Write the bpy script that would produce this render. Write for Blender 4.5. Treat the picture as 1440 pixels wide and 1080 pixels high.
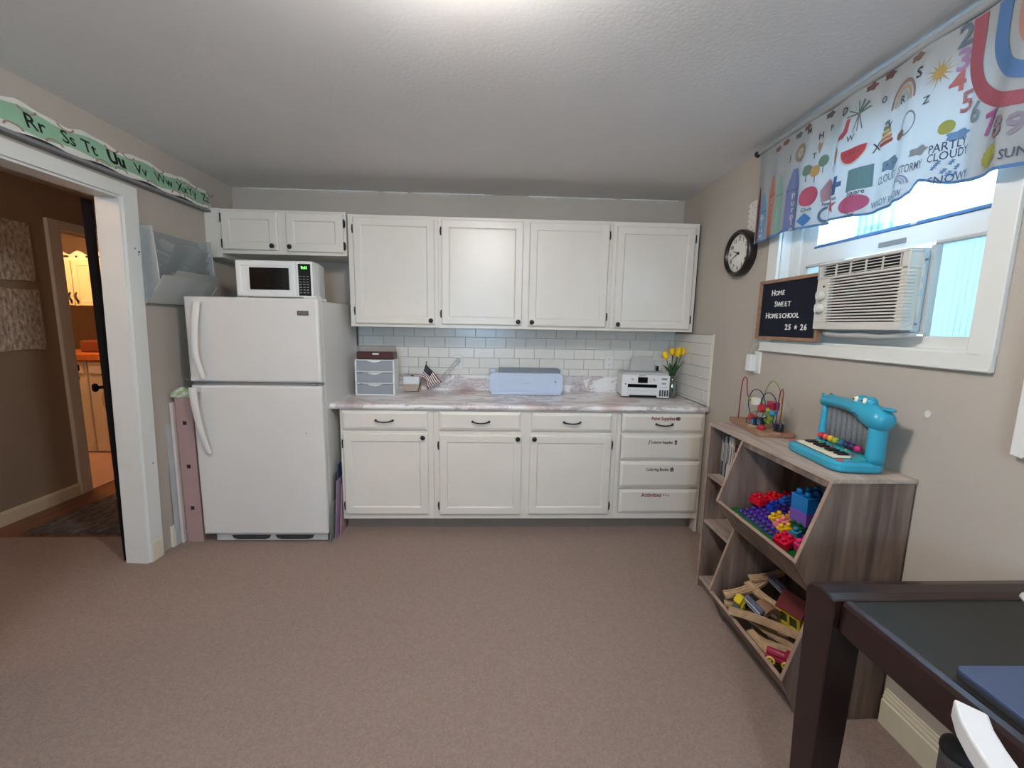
import bpy, bmesh, math, random
from mathutils import Matrix, Vector
random.seed(7)
sc = bpy.context.scene
for o in list(bpy.data.objects): bpy.data.objects.remove(o)
COL = sc.collection
PI = math.pi

def lin(c):
    return tuple(((x / 12.92) if x <= .04045 else ((x + .055) / 1.055) ** 2.4) for x in c[:3]) + (1.0,)

# ------------------------------------------------------------------ camera
F, PITCH, YAW, ROLL = 585.57, 8.0575, 2.3272, 1.0368
CAM = Vector((-.0141, -3.3784, 1.4492))
pt, yw, rl = map(math.radians, (PITCH, YAW, ROLL))
fwd = Vector((math.sin(yw) * math.cos(pt), math.cos(yw) * math.cos(pt), -math.sin(pt)))
rt0 = Vector((math.cos(yw), -math.sin(yw), 0)); up0 = rt0.cross(fwd)
rt = math.cos(rl) * rt0 + math.sin(rl) * up0
up = -math.sin(rl) * rt0 + math.cos(rl) * up0
cd = bpy.data.cameras.new('camera'); cam = bpy.data.objects.new('camera', cd); COL.objects.link(cam)
m = Matrix((rt, up, -fwd)).transposed().to_4x4(); m.translation = CAM
cam.matrix_world = m
cd.sensor_width = 36; cd.lens = 36 * F / 1440; cd.clip_start = .05
sc.camera = cam

# ------------------------------------------------------------------ light and exposure
sc.view_settings.view_transform = 'Standard'; sc.view_settings.look = 'None'
sc.view_settings.gamma = 1; sc.view_settings.use_curve_mapping = False
sc.view_settings.exposure = 1.35
world = bpy.data.worlds.new('sky'); sc.world = world; world.use_nodes = True
bg = world.node_tree.nodes['Background']
bg.inputs[0].default_value = (.42, .71, 1.0, 1); bg.inputs[1].default_value = 14

XR, H = 1.4544, 2.4355

def area(name, loc, direction, sx, sy, portal=False, energy=0, color=(1, 1, 1)):
    l = bpy.data.lights.new(name, 'AREA'); l.shape = 'RECTANGLE'; l.size = sx; l.size_y = sy
    l.energy = energy; l.color = color
    if portal: l.cycles.is_portal = True
    o = bpy.data.objects.new(name, l); COL.objects.link(o); o.location = loc
    o.rotation_euler = Vector(direction).to_track_quat('-Z', 'Y').to_euler()
    return o
area('window_portal', (XR + .14, -1.68, 1.86), (-1, 0, 0), .98, 1.0, True)
area('fill_window_portal', (-.35, -6.14, 1.55), (0, 1, 0), 1.1, .7, True)  # portal for the added rear window

def lamp(name, loc, energy, color, rad=.1):
    l = bpy.data.lights.new(name, 'POINT'); l.energy = energy; l.color = color; l.shadow_soft_size = rad
    o = bpy.data.objects.new(name, l); COL.objects.link(o); o.location = loc; return o
lamp('laundry_bulb', (-4.5, .75, 2.25), 18, (1, .50, .20), .08)
lamp('hall_bulb', (-2.8, -2.2, 2.3), 7, (1, .70, .48), .08)
CEIL_BULB = dict(energy=185, color=(1, .86, .68))

# ------------------------------------------------------------------ materials
def pm(name, col, rough=.5, metal=0, noise=None, bump=None, emis=None, spec=.5, trans=0, alpha=1, coat=0, col2=None, stretch=(1, 1, 1), mode='MIX'):
    """noise=(scale, amount) varies the colour; bump=(scale, strength)."""
    m = bpy.data.materials.new(name); m.use_nodes = True
    nt = m.node_tree; b = nt.nodes['Principled BSDF']
    c = lin(col)
    b.inputs['Base Color'].default_value = c
    b.inputs['Roughness'].default_value = rough; b.inputs['Metallic'].default_value = metal
    b.inputs['Specular IOR Level'].default_value = spec
    b.inputs['Transmission Weight'].default_value = trans; b.inputs['Alpha'].default_value = alpha
    b.inputs['Coat Weight'].default_value = coat
    tc = None
    if noise or bump:
        tc = nt.nodes.new('ShaderNodeTexCoord'); mp = nt.nodes.new('ShaderNodeMapping')
        mp.inputs['Scale'].default_value = stretch
        nt.links.new(tc.outputs['Object'], mp.inputs[0])
    if noise:
        n = nt.nodes.new('ShaderNodeTexNoise'); n.inputs['Scale'].default_value = noise[0]; n.inputs['Detail'].default_value = 6
        n.inputs['Roughness'].default_value = .6
        nt.links.new(mp.outputs[0], n.inputs['Vector'])
        r = nt.nodes.new('ShaderNodeValToRGB')
        a = noise[1]
        lo = lin(col2) if col2 else tuple(x * (1 - a) for x in c[:3]) + (1,)
        hi = c if col2 else tuple(min(1, x * (1 + a)) for x in c[:3]) + (1,)
        r.color_ramp.elements[0].position = .33; r.color_ramp.elements[1].position = .67
        r.color_ramp.elements[0].color = lo; r.color_ramp.elements[1].color = hi
        nt.links.new(n.outputs['Fac'], r.inputs[0]); nt.links.new(r.outputs[0], b.inputs['Base Color'])
    if bump:
        n2 = nt.nodes.new('ShaderNodeTexNoise'); n2.inputs['Scale'].default_value = bump[0]; n2.inputs['Detail'].default_value = 4
        nt.links.new(mp.outputs[0], n2.inputs['Vector'])
        bp = nt.nodes.new('ShaderNodeBump'); bp.inputs['Strength'].default_value = bump[1]; bp.inputs['Distance'].default_value = .01
        nt.links.new(n2.outputs['Fac'], bp.inputs['Height']); nt.links.new(bp.outputs[0], b.inputs['Normal'])
    if emis:
        b.inputs['Emission Color'].default_value = (*emis[0], 1); b.inputs['Emission Strength'].default_value = emis[1]
    return m

def translucent(name, col, amount=.5, rough=.9):
    m = bpy.data.materials.new(name); m.use_nodes = True; nt = m.node_tree
    out = nt.nodes['Material Output']; b = nt.nodes['Principled BSDF']
    b.inputs['Base Color'].default_value = lin(col); b.inputs['Roughness'].default_value = rough
    b.inputs['Specular IOR Level'].default_value = .1
    t = nt.nodes.new('ShaderNodeBsdfTranslucent'); t.inputs[0].default_value = lin(col)
    mx = nt.nodes.new('ShaderNodeMixShader'); mx.inputs[0].default_value = amount
    nt.links.new(b.outputs[0], mx.inputs[1]); nt.links.new(t.outputs[0], mx.inputs[2]); nt.links.new(mx.outputs[0], out.inputs[0])
    return m

def curtain_cloth(name, col, amount):
    m = translucent(name, col, amount); return m

def thin_glass(name, tint=(1, 1, 1), gloss=.08, rough=.02):
    m = bpy.data.materials.new(name); m.use_nodes = True; nt = m.node_tree
    out = nt.nodes['Material Output']
    t = nt.nodes.new('ShaderNodeBsdfTransparent'); t.inputs[0].default_value = (*tint, 1)
    g = nt.nodes.new('ShaderNodeBsdfGlossy'); g.inputs['Roughness'].default_value = rough
    lw = nt.nodes.new('ShaderNodeLayerWeight'); lw.inputs[0].default_value = .35
    ad = nt.nodes.new('ShaderNodeMath'); ad.operation = 'MULTIPLY_ADD'; ad.inputs[1].default_value = .5; ad.inputs[2].default_value = gloss
    mx = nt.nodes.new('ShaderNodeMixShader')
    nt.links.new(lw.outputs['Fresnel'], ad.inputs[0]); nt.links.new(ad.outputs[0], mx.inputs[0])
    nt.links.new(t.outputs[0], mx.inputs[1]); nt.links.new(g.outputs[0], mx.inputs[2]); nt.links.new(mx.outputs[0], out.inputs[0])
    return m

def frosted(name, col, op=.5):
    m = bpy.data.materials.new(name); m.use_nodes = True; nt = m.node_tree
    out = nt.nodes['Material Output']; b = nt.nodes['Principled BSDF']
    b.inputs['Base Color'].default_value = lin(col); b.inputs['Roughness'].default_value = .3
    t = nt.nodes.new('ShaderNodeBsdfTransparent'); mx = nt.nodes.new('ShaderNodeMixShader'); mx.inputs[0].default_value = op
    nt.links.new(t.outputs[0], mx.inputs[1]); nt.links.new(b.outputs[0], mx.inputs[2]); nt.links.new(mx.outputs[0], out.inputs[0])
    return m

def wood_mat(name, cols, stretch, scale=5, rough=.6):
    m = bpy.data.materials.new(name); m.use_nodes = True; nt = m.node_tree; b = nt.nodes['Principled BSDF']
    tc = nt.nodes.new('ShaderNodeTexCoord'); mp = nt.nodes.new('ShaderNodeMapping'); mp.inputs['Scale'].default_value = stretch
    n = nt.nodes.new('ShaderNodeTexNoise'); n.inputs['Scale'].default_value = scale; n.inputs['Detail'].default_value = 8; n.inputs['Roughness'].default_value = .62
    n.inputs['Distortion'].default_value = .4
    r = nt.nodes.new('ShaderNodeValToRGB'); e = r.color_ramp.elements
    e[0].position = .28; e[0].color = lin(cols[0]); e[1].position = .74; e[1].color = lin(cols[-1])
    for i, c in enumerate(cols[1:-1]):
        x = e.new(.28 + .46 * (i + 1) / (len(cols) - 1)); x.color = lin(c)
    nt.links.new(tc.outputs['Object'], mp.inputs[0]); nt.links.new(mp.outputs[0], n.inputs['Vector'])
    nt.links.new(n.outputs['Fac'], r.inputs[0]); nt.links.new(r.outputs[0], b.inputs['Base Color'])
    b.inputs['Roughness'].default_value = rough
    bp = nt.nodes.new('ShaderNodeBump'); bp.inputs['Strength'].default_value = .15; bp.inputs['Distance'].default_value = .004
    nt.links.new(n.outputs['Fac'], bp.inputs['Height']); nt.links.new(bp.outputs[0], b.inputs['Normal'])
    return m

def marble_mat():
    m = bpy.data.materials.new('marble_laminate'); m.use_nodes = True; nt = m.node_tree; b = nt.nodes['Principled BSDF']
    L = nt.links.new
    tc = nt.nodes.new('ShaderNodeTexCoord'); mp = nt.nodes.new('ShaderNodeMapping'); mp.inputs['Scale'].default_value = (1, 2.2, 2.2); mp.inputs['Rotation'].default_value = (0, 0, -.5)
    L(tc.outputs['Object'], mp.inputs[0])
    n = nt.nodes.new('ShaderNodeTexNoise'); n.inputs['Scale'].default_value = 3.6; n.inputs['Detail'].default_value = 9; n.inputs['Distortion'].default_value = .9; n.inputs['Roughness'].default_value = .68
    L(mp.outputs[0], n.inputs['Vector'])
    r = nt.nodes.new('ShaderNodeValToRGB'); e = r.color_ramp.elements
    e[0].position = .36; e[0].color = lin((.66, .61, .60)); e[1].position = .60; e[1].color = lin((.93, .92, .91))
    x = e.new(.45); x.color = lin((.84, .82, .82)); x = e.new(.475); x.color = lin((.66, .59, .58)); x = e.new(.50); x.color = lin((.90, .88, .87))
    L(n.outputs['Fac'], r.inputs[0])
    n2 = nt.nodes.new('ShaderNodeTexNoise'); n2.inputs['Scale'].default_value = 2.1; n2.inputs['Detail'].default_value = 3
    L(tc.outputs['Object'], n2.inputs['Vector'])
    r2 = nt.nodes.new('ShaderNodeValToRGB'); r2.color_ramp.elements[0].position = .56; r2.color_ramp.elements[1].position = .66
    L(n2.outputs['Fac'], r2.inputs[0])
    mx = nt.nodes.new('ShaderNodeMix'); mx.data_type = 'RGBA'; mx.blend_type = 'MULTIPLY'
    L(r2.outputs[0], mx.inputs[0]); L(r.outputs[0], mx.inputs[6]); mx.inputs[7].default_value = lin((.90, .82, .79))
    L(mx.outputs[2], b.inputs['Base Color']); b.inputs['Roughness'].default_value = .28
    return m

W = dict(
 wall=pm('wall_paint', (.70, .665, .62), .75, noise=(1.5, .03), bump=(180, .12)),
 ceil=pm('ceiling_paint', (.88, .875, .87), .9, noise=(1.2, .03), bump=(60, .10)),
 carpet=pm('carpet', (.68, .595, .55), .95, noise=(130, .14), bump=(420, .9), spec=.1),
 trim=pm('trim_paint', (.86, .86, .84), .4, noise=(3, .03)),
 cream=pm('cream_paint', (.87, .84, .74), .4, noise=(3, .03)),
 cab=pm('cabinet_paint', (.86, .835, .79), .32, noise=(4, .025), bump=(70, .06)),
 cabgap=pm('cabinet_shadow', (.35, .33, .31), .8),
 black=pm('black_hardware', (.07, .065, .065), .35, noise=(40, .1)),
 tile=pm('white_tile', (.86, .85, .82), .22, noise=(7, .03), bump=(12, .05)),
 grout=pm('grout', (.52, .51, .51), .9, noise=(50, .08)),
 marble=marble_mat(),
 white=pm('white_plastic', (.88, .88, .87), .35, noise=(6, .02)),
 fridge=pm('fridge_enamel', (.83, .82, .80), .33, noise=(5, .015), bump=(220, .12)),
 greyp=pm('grey_plastic', (.50, .50, .50), .5, noise=(10, .05)),
 lgrey=pm('light_grey_plastic', (.72, .72, .71), .45, noise=(10, .04)),
 dgrey=pm('dark_grey_plastic', (.20, .20, .21), .5, noise=(10, .05)),
 blackp=pm('black_gloss', (.03, .03, .035), .15, noise=(10, .05)),
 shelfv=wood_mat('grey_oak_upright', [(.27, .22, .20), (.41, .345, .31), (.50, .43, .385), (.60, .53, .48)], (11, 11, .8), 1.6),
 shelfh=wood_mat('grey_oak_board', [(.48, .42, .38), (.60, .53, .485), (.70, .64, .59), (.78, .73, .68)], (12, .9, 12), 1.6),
 edge=wood_mat('oak_edge', [(.54, .44, .38), (.68, .58, .51)], (3, 3, 3), 6),
 pine=wood_mat('pine', [(.50, .37, .28), (.66, .51, .40)], (14, 3, 14), 4),
 beech=wood_mat('beech_toy_wood', [(.66, .53, .40), (.82, .70, .56)], (8, 8, 8), 4),
 espresso=pm('espresso_wood', (.15, .085, .08), .25, noise=(9, .2), stretch=(2, 12, 2)),
 dark_top=pm('black_table_top', (.115, .115, .11), .45, noise=(60, .1)),
 navy=pm('navy_lid', (.25, .30, .42), .5, noise=(10, .03)),
 hallwall=pm('hall_paint', (.60, .54, .48), .8, noise=(2, .05), bump=(160, .1)),
 vinyl=wood_mat('brown_vinyl_floor', [(.33, .20, .14), (.48, .30, .21), (.55, .37, .27)], (9, 1.2, 1), 3, .4),
 rug=pm('grey_rug', (.50, .48, .47), .95, noise=(14, .5), col2=(.32, .27, .25), bump=(260, .8), stretch=(2, 1, 1)),
 paper=pm('paper', (.86, .85, .82), .8, noise=(9, .03)),
 pinkbox=pm('pink_board', (.68, .55, .53), .7, noise=(12, .04), bump=(90, .1)),
 ltile=pm('laundry_floor', (.74, .62, .60), .5, noise=(8, .06)),
 darkdoor=pm('dark_door', (.09, .065, .06), .85, noise=(8, .2), spec=.15),
 teal=pm('teal_plastic', (.19, .60, .71), .28, noise=(6, .04)),
 tealr=pm('teal_panel', (.20, .60, .62), .4, noise=(6, .04)),
 ivory=pm('ivory_keys', (.90, .87, .76), .35, noise=(6, .02)),
 fabric=translucent('valance_fabric', (.60, .61, .61), .10),
 bluegrey=translucent('hem_binding', (.36, .50, .68), .15),
 mirror=pm('chrome', (.75, .75, .76), .2, metal=1, noise=(10, .04)),
)
_c = {}
def colr(r, g, b, rough=.4, kind='p'):
    k = (round(r, 2), round(g, 2), round(b, 2), rough, kind)
    if k not in _c:
        nm = 'paint_%02d%02d%02d' % (int(r * 99), int(g * 99), int(b * 99))
        _c[k] = translucent('print_' + nm, (r * .8, g * .8, b * .8), .09) if kind == 't' else pm(nm, (r, g, b), rough, noise=(8, .03))
    return _c[k]

# ------------------------------------------------------------------ geometry helpers
I4 = Matrix.Identity(4)
def frame(o, a, b, c):
    M = Matrix((Vector(a), Vector(b), Vector(c))).transposed().to_4x4(); M.translation = Vector(o); return M
MB = frame((0, 0, 0), (1, 0, 0), (0, 0, 1), (0, -1, 0))            # (x, z, distance from back wall)
MR = frame((XR, 0, 0), (0, -1, 0), (0, 0, 1), (-1, 0, 0))          # (s = -y, z, distance from right wall)
LEAN = .028
ML = frame((-2.075, 0, 0), (0, 1, 0), Vector((LEAN, 0, 1)), Vector((1, 0, -LEAN)))   # (y, z, distance from left wall)

class G:
    def __init__(s, M=None): s.v = []; s.f = []; s.m = []; s.s = []; s.M = M or I4
    def add(s, vs, fs, m=0, smooth=False, M=None):
        T = s.M @ M if M is not None else s.M
        n = len(s.v); s.v += [T @ Vector(v) for v in vs]
        for f in fs: s.f.append([i + n for i in f]); s.m.append(m); s.s.append(smooth)
        return s
    def box(s, a0, a1, b0, b1, c0, c1, m=0, M=None):
        vs = [(x, y, z) for x in (a0, a1) for y in (b0, b1) for z in (c0, c1)]
        return s.add(vs, [(0, 1, 3, 2), (4, 6, 7, 5), (0, 4, 5, 1), (2, 3, 7, 6), (0, 2, 6, 4), (1, 5, 7, 3)], m, False, M)
    def rings(s, loops, m=0, smooth=False, cap0=True, cap1=True, M=None, closed=False):
        n = len(loops[0]); vs = [p for l in loops for p in l]; fs = []
        for i in range(len(loops) - 1):
            for j in range(n):
                k = (j + 1) % n; fs.append((i * n + j, i * n + k, (i + 1) * n + k, (i + 1) * n + j))
        if closed:
            i = len(loops) - 1
            for j in range(n):
                k = (j + 1) % n; fs.append((i * n + j, i * n + k, k, j))
        s.add(vs, fs, m, smooth, M)
        if not closed:
            if cap0: s.add(loops[0], [tuple(range(n))[::-1]], m, False, M)
            if cap1: s.add(loops[-1], [tuple(range(n))], m, False, M)
        return s
    def tube(s, pts, r, n=8, m=0, closed=False, M=None):
        pts = [Vector(p) for p in pts]; N = len(pts); R = r if isinstance(r, (list, tuple)) else [r] * N
        loops = []; prev = None
        for i, p in enumerate(pts):
            if closed: d = pts[(i + 1) % N] - pts[i - 1]
            else: d = pts[min(i + 1, N - 1)] - pts[max(i - 1, 0)]
            d.normalize()
            if prev is None:
                a = Vector((0, 0, 1)) if abs(d.z) < .9 else Vector((1, 0, 0))
                u = d.cross(a).normalized()
            else:
                u = (prev - d * prev.dot(d)).normalized()
            prev = u; w = d.cross(u)
            loops.append([p + (u * math.cos(t) + w * math.sin(t)) * R[i] for t in [2 * PI * k / n for k in range(n)]])
        return s.rings(loops, m, True, M=M, closed=closed)
    def cyl(s, p0, p1, r0, r1=None, n=16, m=0, M=None, smooth=True):
        p0 = Vector(p0); p1 = Vector(p1); r1 = r0 if r1 is None else r1; d = (p1 - p0).normalized()
        a = Vector((0, 0, 1)) if abs(d.z) < .9 else Vector((1, 0, 0)); u = d.cross(a).normalized(); w = d.cross(u)
        L = [[p + (u * math.cos(t) + w * math.sin(t)) * r for t in [2 * PI * k / n for k in range(n)]] for p, r in ((p0, r0), (p1, r1))]
        return s.rings(L, m, smooth, M=M)
    def lathe(s, prof, o=(0, 0, 0), axis=(0, 0, 1), n=20, m=0, M=None, smooth=True):
        d = Vector(axis).normalized(); a = Vector((0, 0, 1)) if abs(d.z) < .9 else Vector((1, 0, 0)); u = d.cross(a).normalized(); w = d.cross(u); o = Vector(o)
        L = [[o + d * z + (u * math.cos(t) + w * math.sin(t)) * max(r, .0002) for t in [2 * PI * k / n for k in range(n)]] for r, z in prof]
        return s.rings(L, m, smooth, M=M)
    def ball(s, c, r, n=12, m=0, M=None):
        rx, ry, rz = r if isinstance(r, (tuple, list)) else (r, r, r); L = []
        h = max(5, n // 2)
        for i in range(h + 1):
            t = -PI / 2 + PI * i / h; cr = max(math.cos(t), .01)
            L.append([(c[0] + rx * cr * math.cos(p), c[1] + ry * cr * math.sin(p), c[2] + rz * math.sin(t)) for p in [2 * PI * k / n for k in range(n)]])
        return s.rings(L, m, True, M=M)
    def prism(s, poly, c0, c1, m=0, M=None, smooth=False):
        """poly: list of (a, b); extruded from c0 to c1 along the third axis"""
        n = len(poly)
        s.add([(a, b, c0) for a, b in poly] + [(a, b, c1) for a, b in poly],
              [tuple(range(n))[::-1], tuple(range(n, 2 * n))], m, False, M)
        s.add([(a, b, c0) for a, b in poly] + [(a, b, c1) for a, b in poly],
              [(i, (i + 1) % n, n + (i + 1) % n, n + i) for i in range(n)], m, smooth, M)
        return s
    def panel(s, x0, x1, z0, z1, levels, m=0, M=None):
        """rectangle lofted through (inset, depth) levels"""
        L = [[(x0 + i, z0 + i, d), (x1 - i, z0 + i, d), (x1 - i, z1 - i, d), (x0 + i, z1 - i, d)] for i, d in levels]
        return s.rings(L, m, M=M)
    def grid(s, fn, nu, nv, m=0, smooth=True, thick=None, matf=None):
        vs = [fn(i / nu, j / nv) for j in range(nv + 1) for i in range(nu + 1)]
        for j in range(nv):
            for i in range(nu):
                pass
        fs = [(j * (nu + 1) + i, j * (nu + 1) + i + 1, (j + 1) * (nu + 1) + i + 1, (j + 1) * (nu + 1) + i) for j in range(nv) for i in range(nu)]
        n0 = len(s.m); s.add(vs, fs, m, smooth)
        if matf:
            for k in range(len(fs)): s.m[n0 + k] = matf((k % nu + .5) / nu, (k // nu + .5) / nv)
        return s
    def text(s, body, size, a, b, c=0, m=0, align='CENTER', sx=1, rot=0, depth=0, M=None, fn=None, bold=0):
        cu = bpy.data.curves.new('t', 'FONT'); cu.body = body; cu.size = size; cu.align_x = align; cu.align_y = 'CENTER'
        cu.resolution_u = 2; cu.extrude = depth; cu.offset = bold
        ob = bpy.data.objects.new('t', cu); me = bpy.data.meshes.new_from_object(ob)
        ca, sa = math.cos(rot), math.sin(rot)
        P = [((v.co.x * sx) * ca - v.co.y * sa + a, (v.co.x * sx) * sa + v.co.y * ca + b, c + v.co.z) for v in me.vertices]
        if fn: P = [fn(p[0], p[1]) for p in P]
        s.add(P, [tuple(p.vertices) for p in me.polygons], m, False, M)
        bpy.data.objects.remove(ob); bpy.data.meshes.remove(me); bpy.data.curves.remove(cu)
        return s

LOC = {}
def mesh_obj(name, g, mats, origin, bev=0, seg=2, sub=0):
    me = bpy.data.meshes.new(name); o3 = Vector(origin)
    me.from_pydata([tuple(v - o3) for v in g.v], [], g.f)
    for i, p in enumerate(me.polygons): p.material_index = g.m[i]; p.use_smooth = g.s[i]
    bm = bmesh.new(); bm.from_mesh(me); bmesh.ops.remove_doubles(bm, verts=bm.verts, dist=1e-6)
    bmesh.ops.recalc_face_normals(bm, faces=bm.faces); bm.to_mesh(me); bm.free()
    for x in (mats if isinstance(mats, (list, tuple)) else [mats]): me.materials.append(x)
    o = bpy.data.objects.new(name, me); COL.objects.link(o)
    if bev:
        b = o.modifiers.new('bevel', 'BEVEL'); b.width = bev; b.segments = seg; b.limit_method = 'ANGLE'; b.angle_limit = math.radians(40)
    if sub:
        b = o.modifiers.new('subdivision', 'SUBSURF'); b.levels = sub; b.render_levels = sub
    return o

def thing(name, label, cat, loc, group=None):
    o = bpy.data.objects.new(name, None); COL.objects.link(o); o.location = loc; o.empty_display_size = .05
    o['label'] = label; o['category'] = cat
    if group: o['group'] = group
    LOC[o.name] = Vector(loc); return o

def part(name, g, mats, parent, bev=0, label=None, stuff=False, seg=2, sub=0):
    o = mesh_obj(name, g, mats, LOC[parent.name], bev, seg, sub); o.parent = parent; LOC[o.name] = LOC[parent.name]
    if label: o['label'] = label
    if stuff: o['kind'] = 'stuff'
    return o

def solo(name, g, mats, label, cat, group=None, bev=0, seg=2, kind=None, sub=0):
    xs = [v.x for v in g.v]; ys = [v.y for v in g.v]; zs = [v.z for v in g.v]
    org = Vector(((min(xs) + max(xs)) / 2, (min(ys) + max(ys)) / 2, min(zs)))
    o = mesh_obj(name, g, mats, org, bev, seg, sub); o.location = org; LOC[o.name] = org
    if kind: o['kind'] = kind
    if label: o['label'] = label
    if cat: o['category'] = cat
    if group: o['group'] = group
    return o
def struct(name, g, mats, label=None, bev=0): return solo(name, g, mats, label, None, kind='structure', bev=bev)

def circle(ca, cb, ra, rb=None, n=20, a0=0, a1=2 * PI, end=False):
    rb = ra if rb is None else rb
    return [(ca + ra * math.cos(a0 + (a1 - a0) * i / (n if not end else n - 1)), cb + rb * math.sin(a0 + (a1 - a0) * i / (n if not end else n - 1))) for i in range(n)]
def star(ca, cb, r, n=5, q=.4, rot=PI / 2):
    return [(ca + (r if i % 2 == 0 else r * q) * math.cos(rot + PI * i / n), cb + (r if i % 2 == 0 else r * q) * math.sin(rot + PI * i / n)) for i in range(2 * n)]
def rotz(o, ang, tilt=0, roll=0):
    M = Matrix.Rotation(ang, 4, 'Z') @ Matrix.Rotation(tilt, 4, 'Y') @ Matrix.Rotation(roll, 4, 'X'); M.translation = Vector(o); return M

# ================================================================== SETTING
RY = -6.1
g = G(); g.box(-2.08, XR, RY, 0, -.05, 0); g.box(-3.43, -2.08, -3.2, -.67, -.05, 0)
struct('floor', g, W['carpet'], 'taupe low-pile carpet')
g = G(); g.box(-3.43, -2.08, -.67, 2.2, -.05, -.001)
struct('floor_hall', g, W['vinyl'], 'dark brown hallway floor')
g = G(); g.box(-5.7, -3.43, .12, 2.2, -.05, .004)
struct('floor_laundry', g, W['ltile'], 'pinkish laundry room floor')
g = G(); g.box(-5.8, XR + .3, RY - .15, 2.3, H, H + .08)
struct('ceiling', g, W['ceil'], 'grey painted ceiling')
g = G(); g.box(-2.1, XR + .15, 0, .12, 0, H)
struct('wall_back', g, W['wall'])
# right wall with window opening s 1.20..2.15, z 1.39..2.31
WS0, WS1, WZ0, WZ1 = 1.205, 2.145, 1.385, 2.265
g = G(MR)
g.box(-.12, WS0, 0, H, -.12, 0); g.box(WS1, -RY + .1, 0, H, -.12, 0); g.box(WS0, WS1, 0, WZ0, -.12, 0); g.box(WS0, WS1, WZ1, H, -.12, 0)
struct('wall_right', g, W['wall'])
# left wall with doorway y -1.90..-0.975
DY0, DY1, DZ = -1.90, -.975, 2.09
g = G(ML)
g.box(DY1, .0, 0, H + .01, -.115, 0); g.box(-3.2 + 0, DY0, 0, H + .01, -.115, 0); g.box(RY, -3.2, 0, H + .01, -.115, 0); g.box(DY0, DY1, DZ, H + .01, -.115, 0)
struct('wall_left', g, W['wall'])
g = G(); zz = [1.2, 1.9]; xx = [-.9, .2]
g.box(-2.1, xx[0], RY - .12, RY, 0, H); g.box(xx[1], XR, RY - .12, RY, 0, H); g.box(*xx, RY - .12, RY, 0, zz[0]); g.box(*xx, RY - .12, RY, zz[1], H)
struct('wall_rear', g, W['wall'])
g = G()
for x in (xx[0], -.37, xx[1] - .05): g.box(x, x + .05, RY - .08, RY - .03, zz[0], zz[1])
for z in (zz[0], 1.52, zz[1] - .05): g.box(xx[0], xx[1], RY - .08, RY - .03, z, z + .05)
struct('fill_window', g, W['trim'], 'added white window in the rear wall for fill daylight', bev=.003)  # unseen window added behind the camera to let in fill daylight
# hall walls
g = G(); g.box(-3.55, -3.43, -3.3, .12, 0, H); g.box(-3.55, -3.43, .12, 1.15, 2.12, H); g.box(-3.55, -3.43, 1.15, 2.2, 0, H)
struct('wall_hall', g, W['hallwall'], 'dim taupe hallway wall')
g = G(); g.box(-5.8, -2.1, 2.2, 2.3, 0, H); g.box(-2.19, -2.1, .0, 2.2, 0, H); g.box(-5.8, -5.7, .0, 2.2, 0, H); g.box(-5.7, -3.55, .0, .12, 0, H)
struct('wall_laundry', g, W['hallwall'], 'laundry room walls')
g = G(); g.box(-3.55, -2.1, -3.32, -3.2, 0, H)
struct('wall_hall_end', g, W['hallwall'])
# door casing of the doorway into the hall
g = G(ML)
g.box(DY1, DY1 + .09, 0, DZ + .065, 0, .018); g.box(DY0 - .09, DY0, 0, DZ + .065, 0, .018); g.box(DY0, DY1, DZ, DZ + .065, 0, .018)
g.box(DY1 - .012, DY1, 0, DZ, -.12, .004); g.box(DY0, DY0 + .012, 0, DZ, -.12, .004); g.box(DY0 + .012, DY1 - .012, DZ - .012, DZ, -.12, .004)
d1 = struct('door_1', g, W['trim'], 'white painted door casing of the hallway doorway', bev=.002)
g = G(ML)
for a, b, r in ((DY1 + .05, 1.83, .004), (DY1 + .075, 1.815, .006), (DY1 + .07, 1.80, .004), (DY1 + .06, .60, .004)): g.cyl((a, b, .0175), (a, b, .019), r, n=8)
part('paint_chip', g, W['black'], d1)
g = G(ML); g.box(DY1 + .01, DY1 + .088, 0, .12, .018, .021)
part('plinth_block', g, W['cream'], d1)
# laundry doorway casing
g = G()
g.box(-3.445, -3.405, .03, .125, 0, 2.19); g.box(-3.445, -3.41, .125, 1.24, 2.12, 2.19)
g.box(-3.55, -3.43, .11, .13, 0, 2.12)
struct('door_2', g, W['trim'], 'white casing of the laundry doorway', bev=.006)
g = G(); g.box(-3.43, -3.412, -3.2, .03, 0, .085); g.box(-3.43, -3.418, -3.2, .03, .085, .10)
struct('baseboard_hall', g, W['cream'], bev=.002)
# right baseboard: stepped profile
g = G(MR)
prof = [(0, 0), (.016, 0), (.016, .095), (.011, .10), (.013, .107), (.011, .114), (.008, .118), (.010, .124), (.006, .132), (.006, .14), (0, .14)]
g.rings([[(s, z, d) for d, z in prof] for s in (2.06, -RY)])
struct('baseboard_right', g, W['cream'])
g = G(ML); g.rings([[(s, z, d) for d, z in prof] for s in (-.80, -.01)])
struct('baseboard_left', g, W['cream'])
# ragged caulk line where the back wall meets the ceiling
g = G()
def bead(x0, x1, w):
    n = int((x1 - x0) / .02); L = []
    for i in range(n + 1):
        x = x0 + (x1 - x0) * i / n; k = w * (.5 + .5 * random.random()) * math.sin(PI * min(1, max(.02, min(i, n - i) / (n * .2))) / 2)
        L.append([(x, -.0005, H - .006 - k), (x, -.006 - k * 1.1, H - .006 - k * .3), (x, -.004 - k, H - .0008), (x, .001, H - .001)])
    g.rings(L)
for a, b, w in ((-1.93, -1.40, .006), (-1.40, -.92, .013), (-.88, -.70, .010), (-.66, -.05, .014), (.22, .50, .013), (.50, .90, .008), (.95, 1.40, .012)): bead(a, b, w)
struct('trim_1', g, W['trim'], 'ragged white caulk line above the cabinets')

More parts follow.
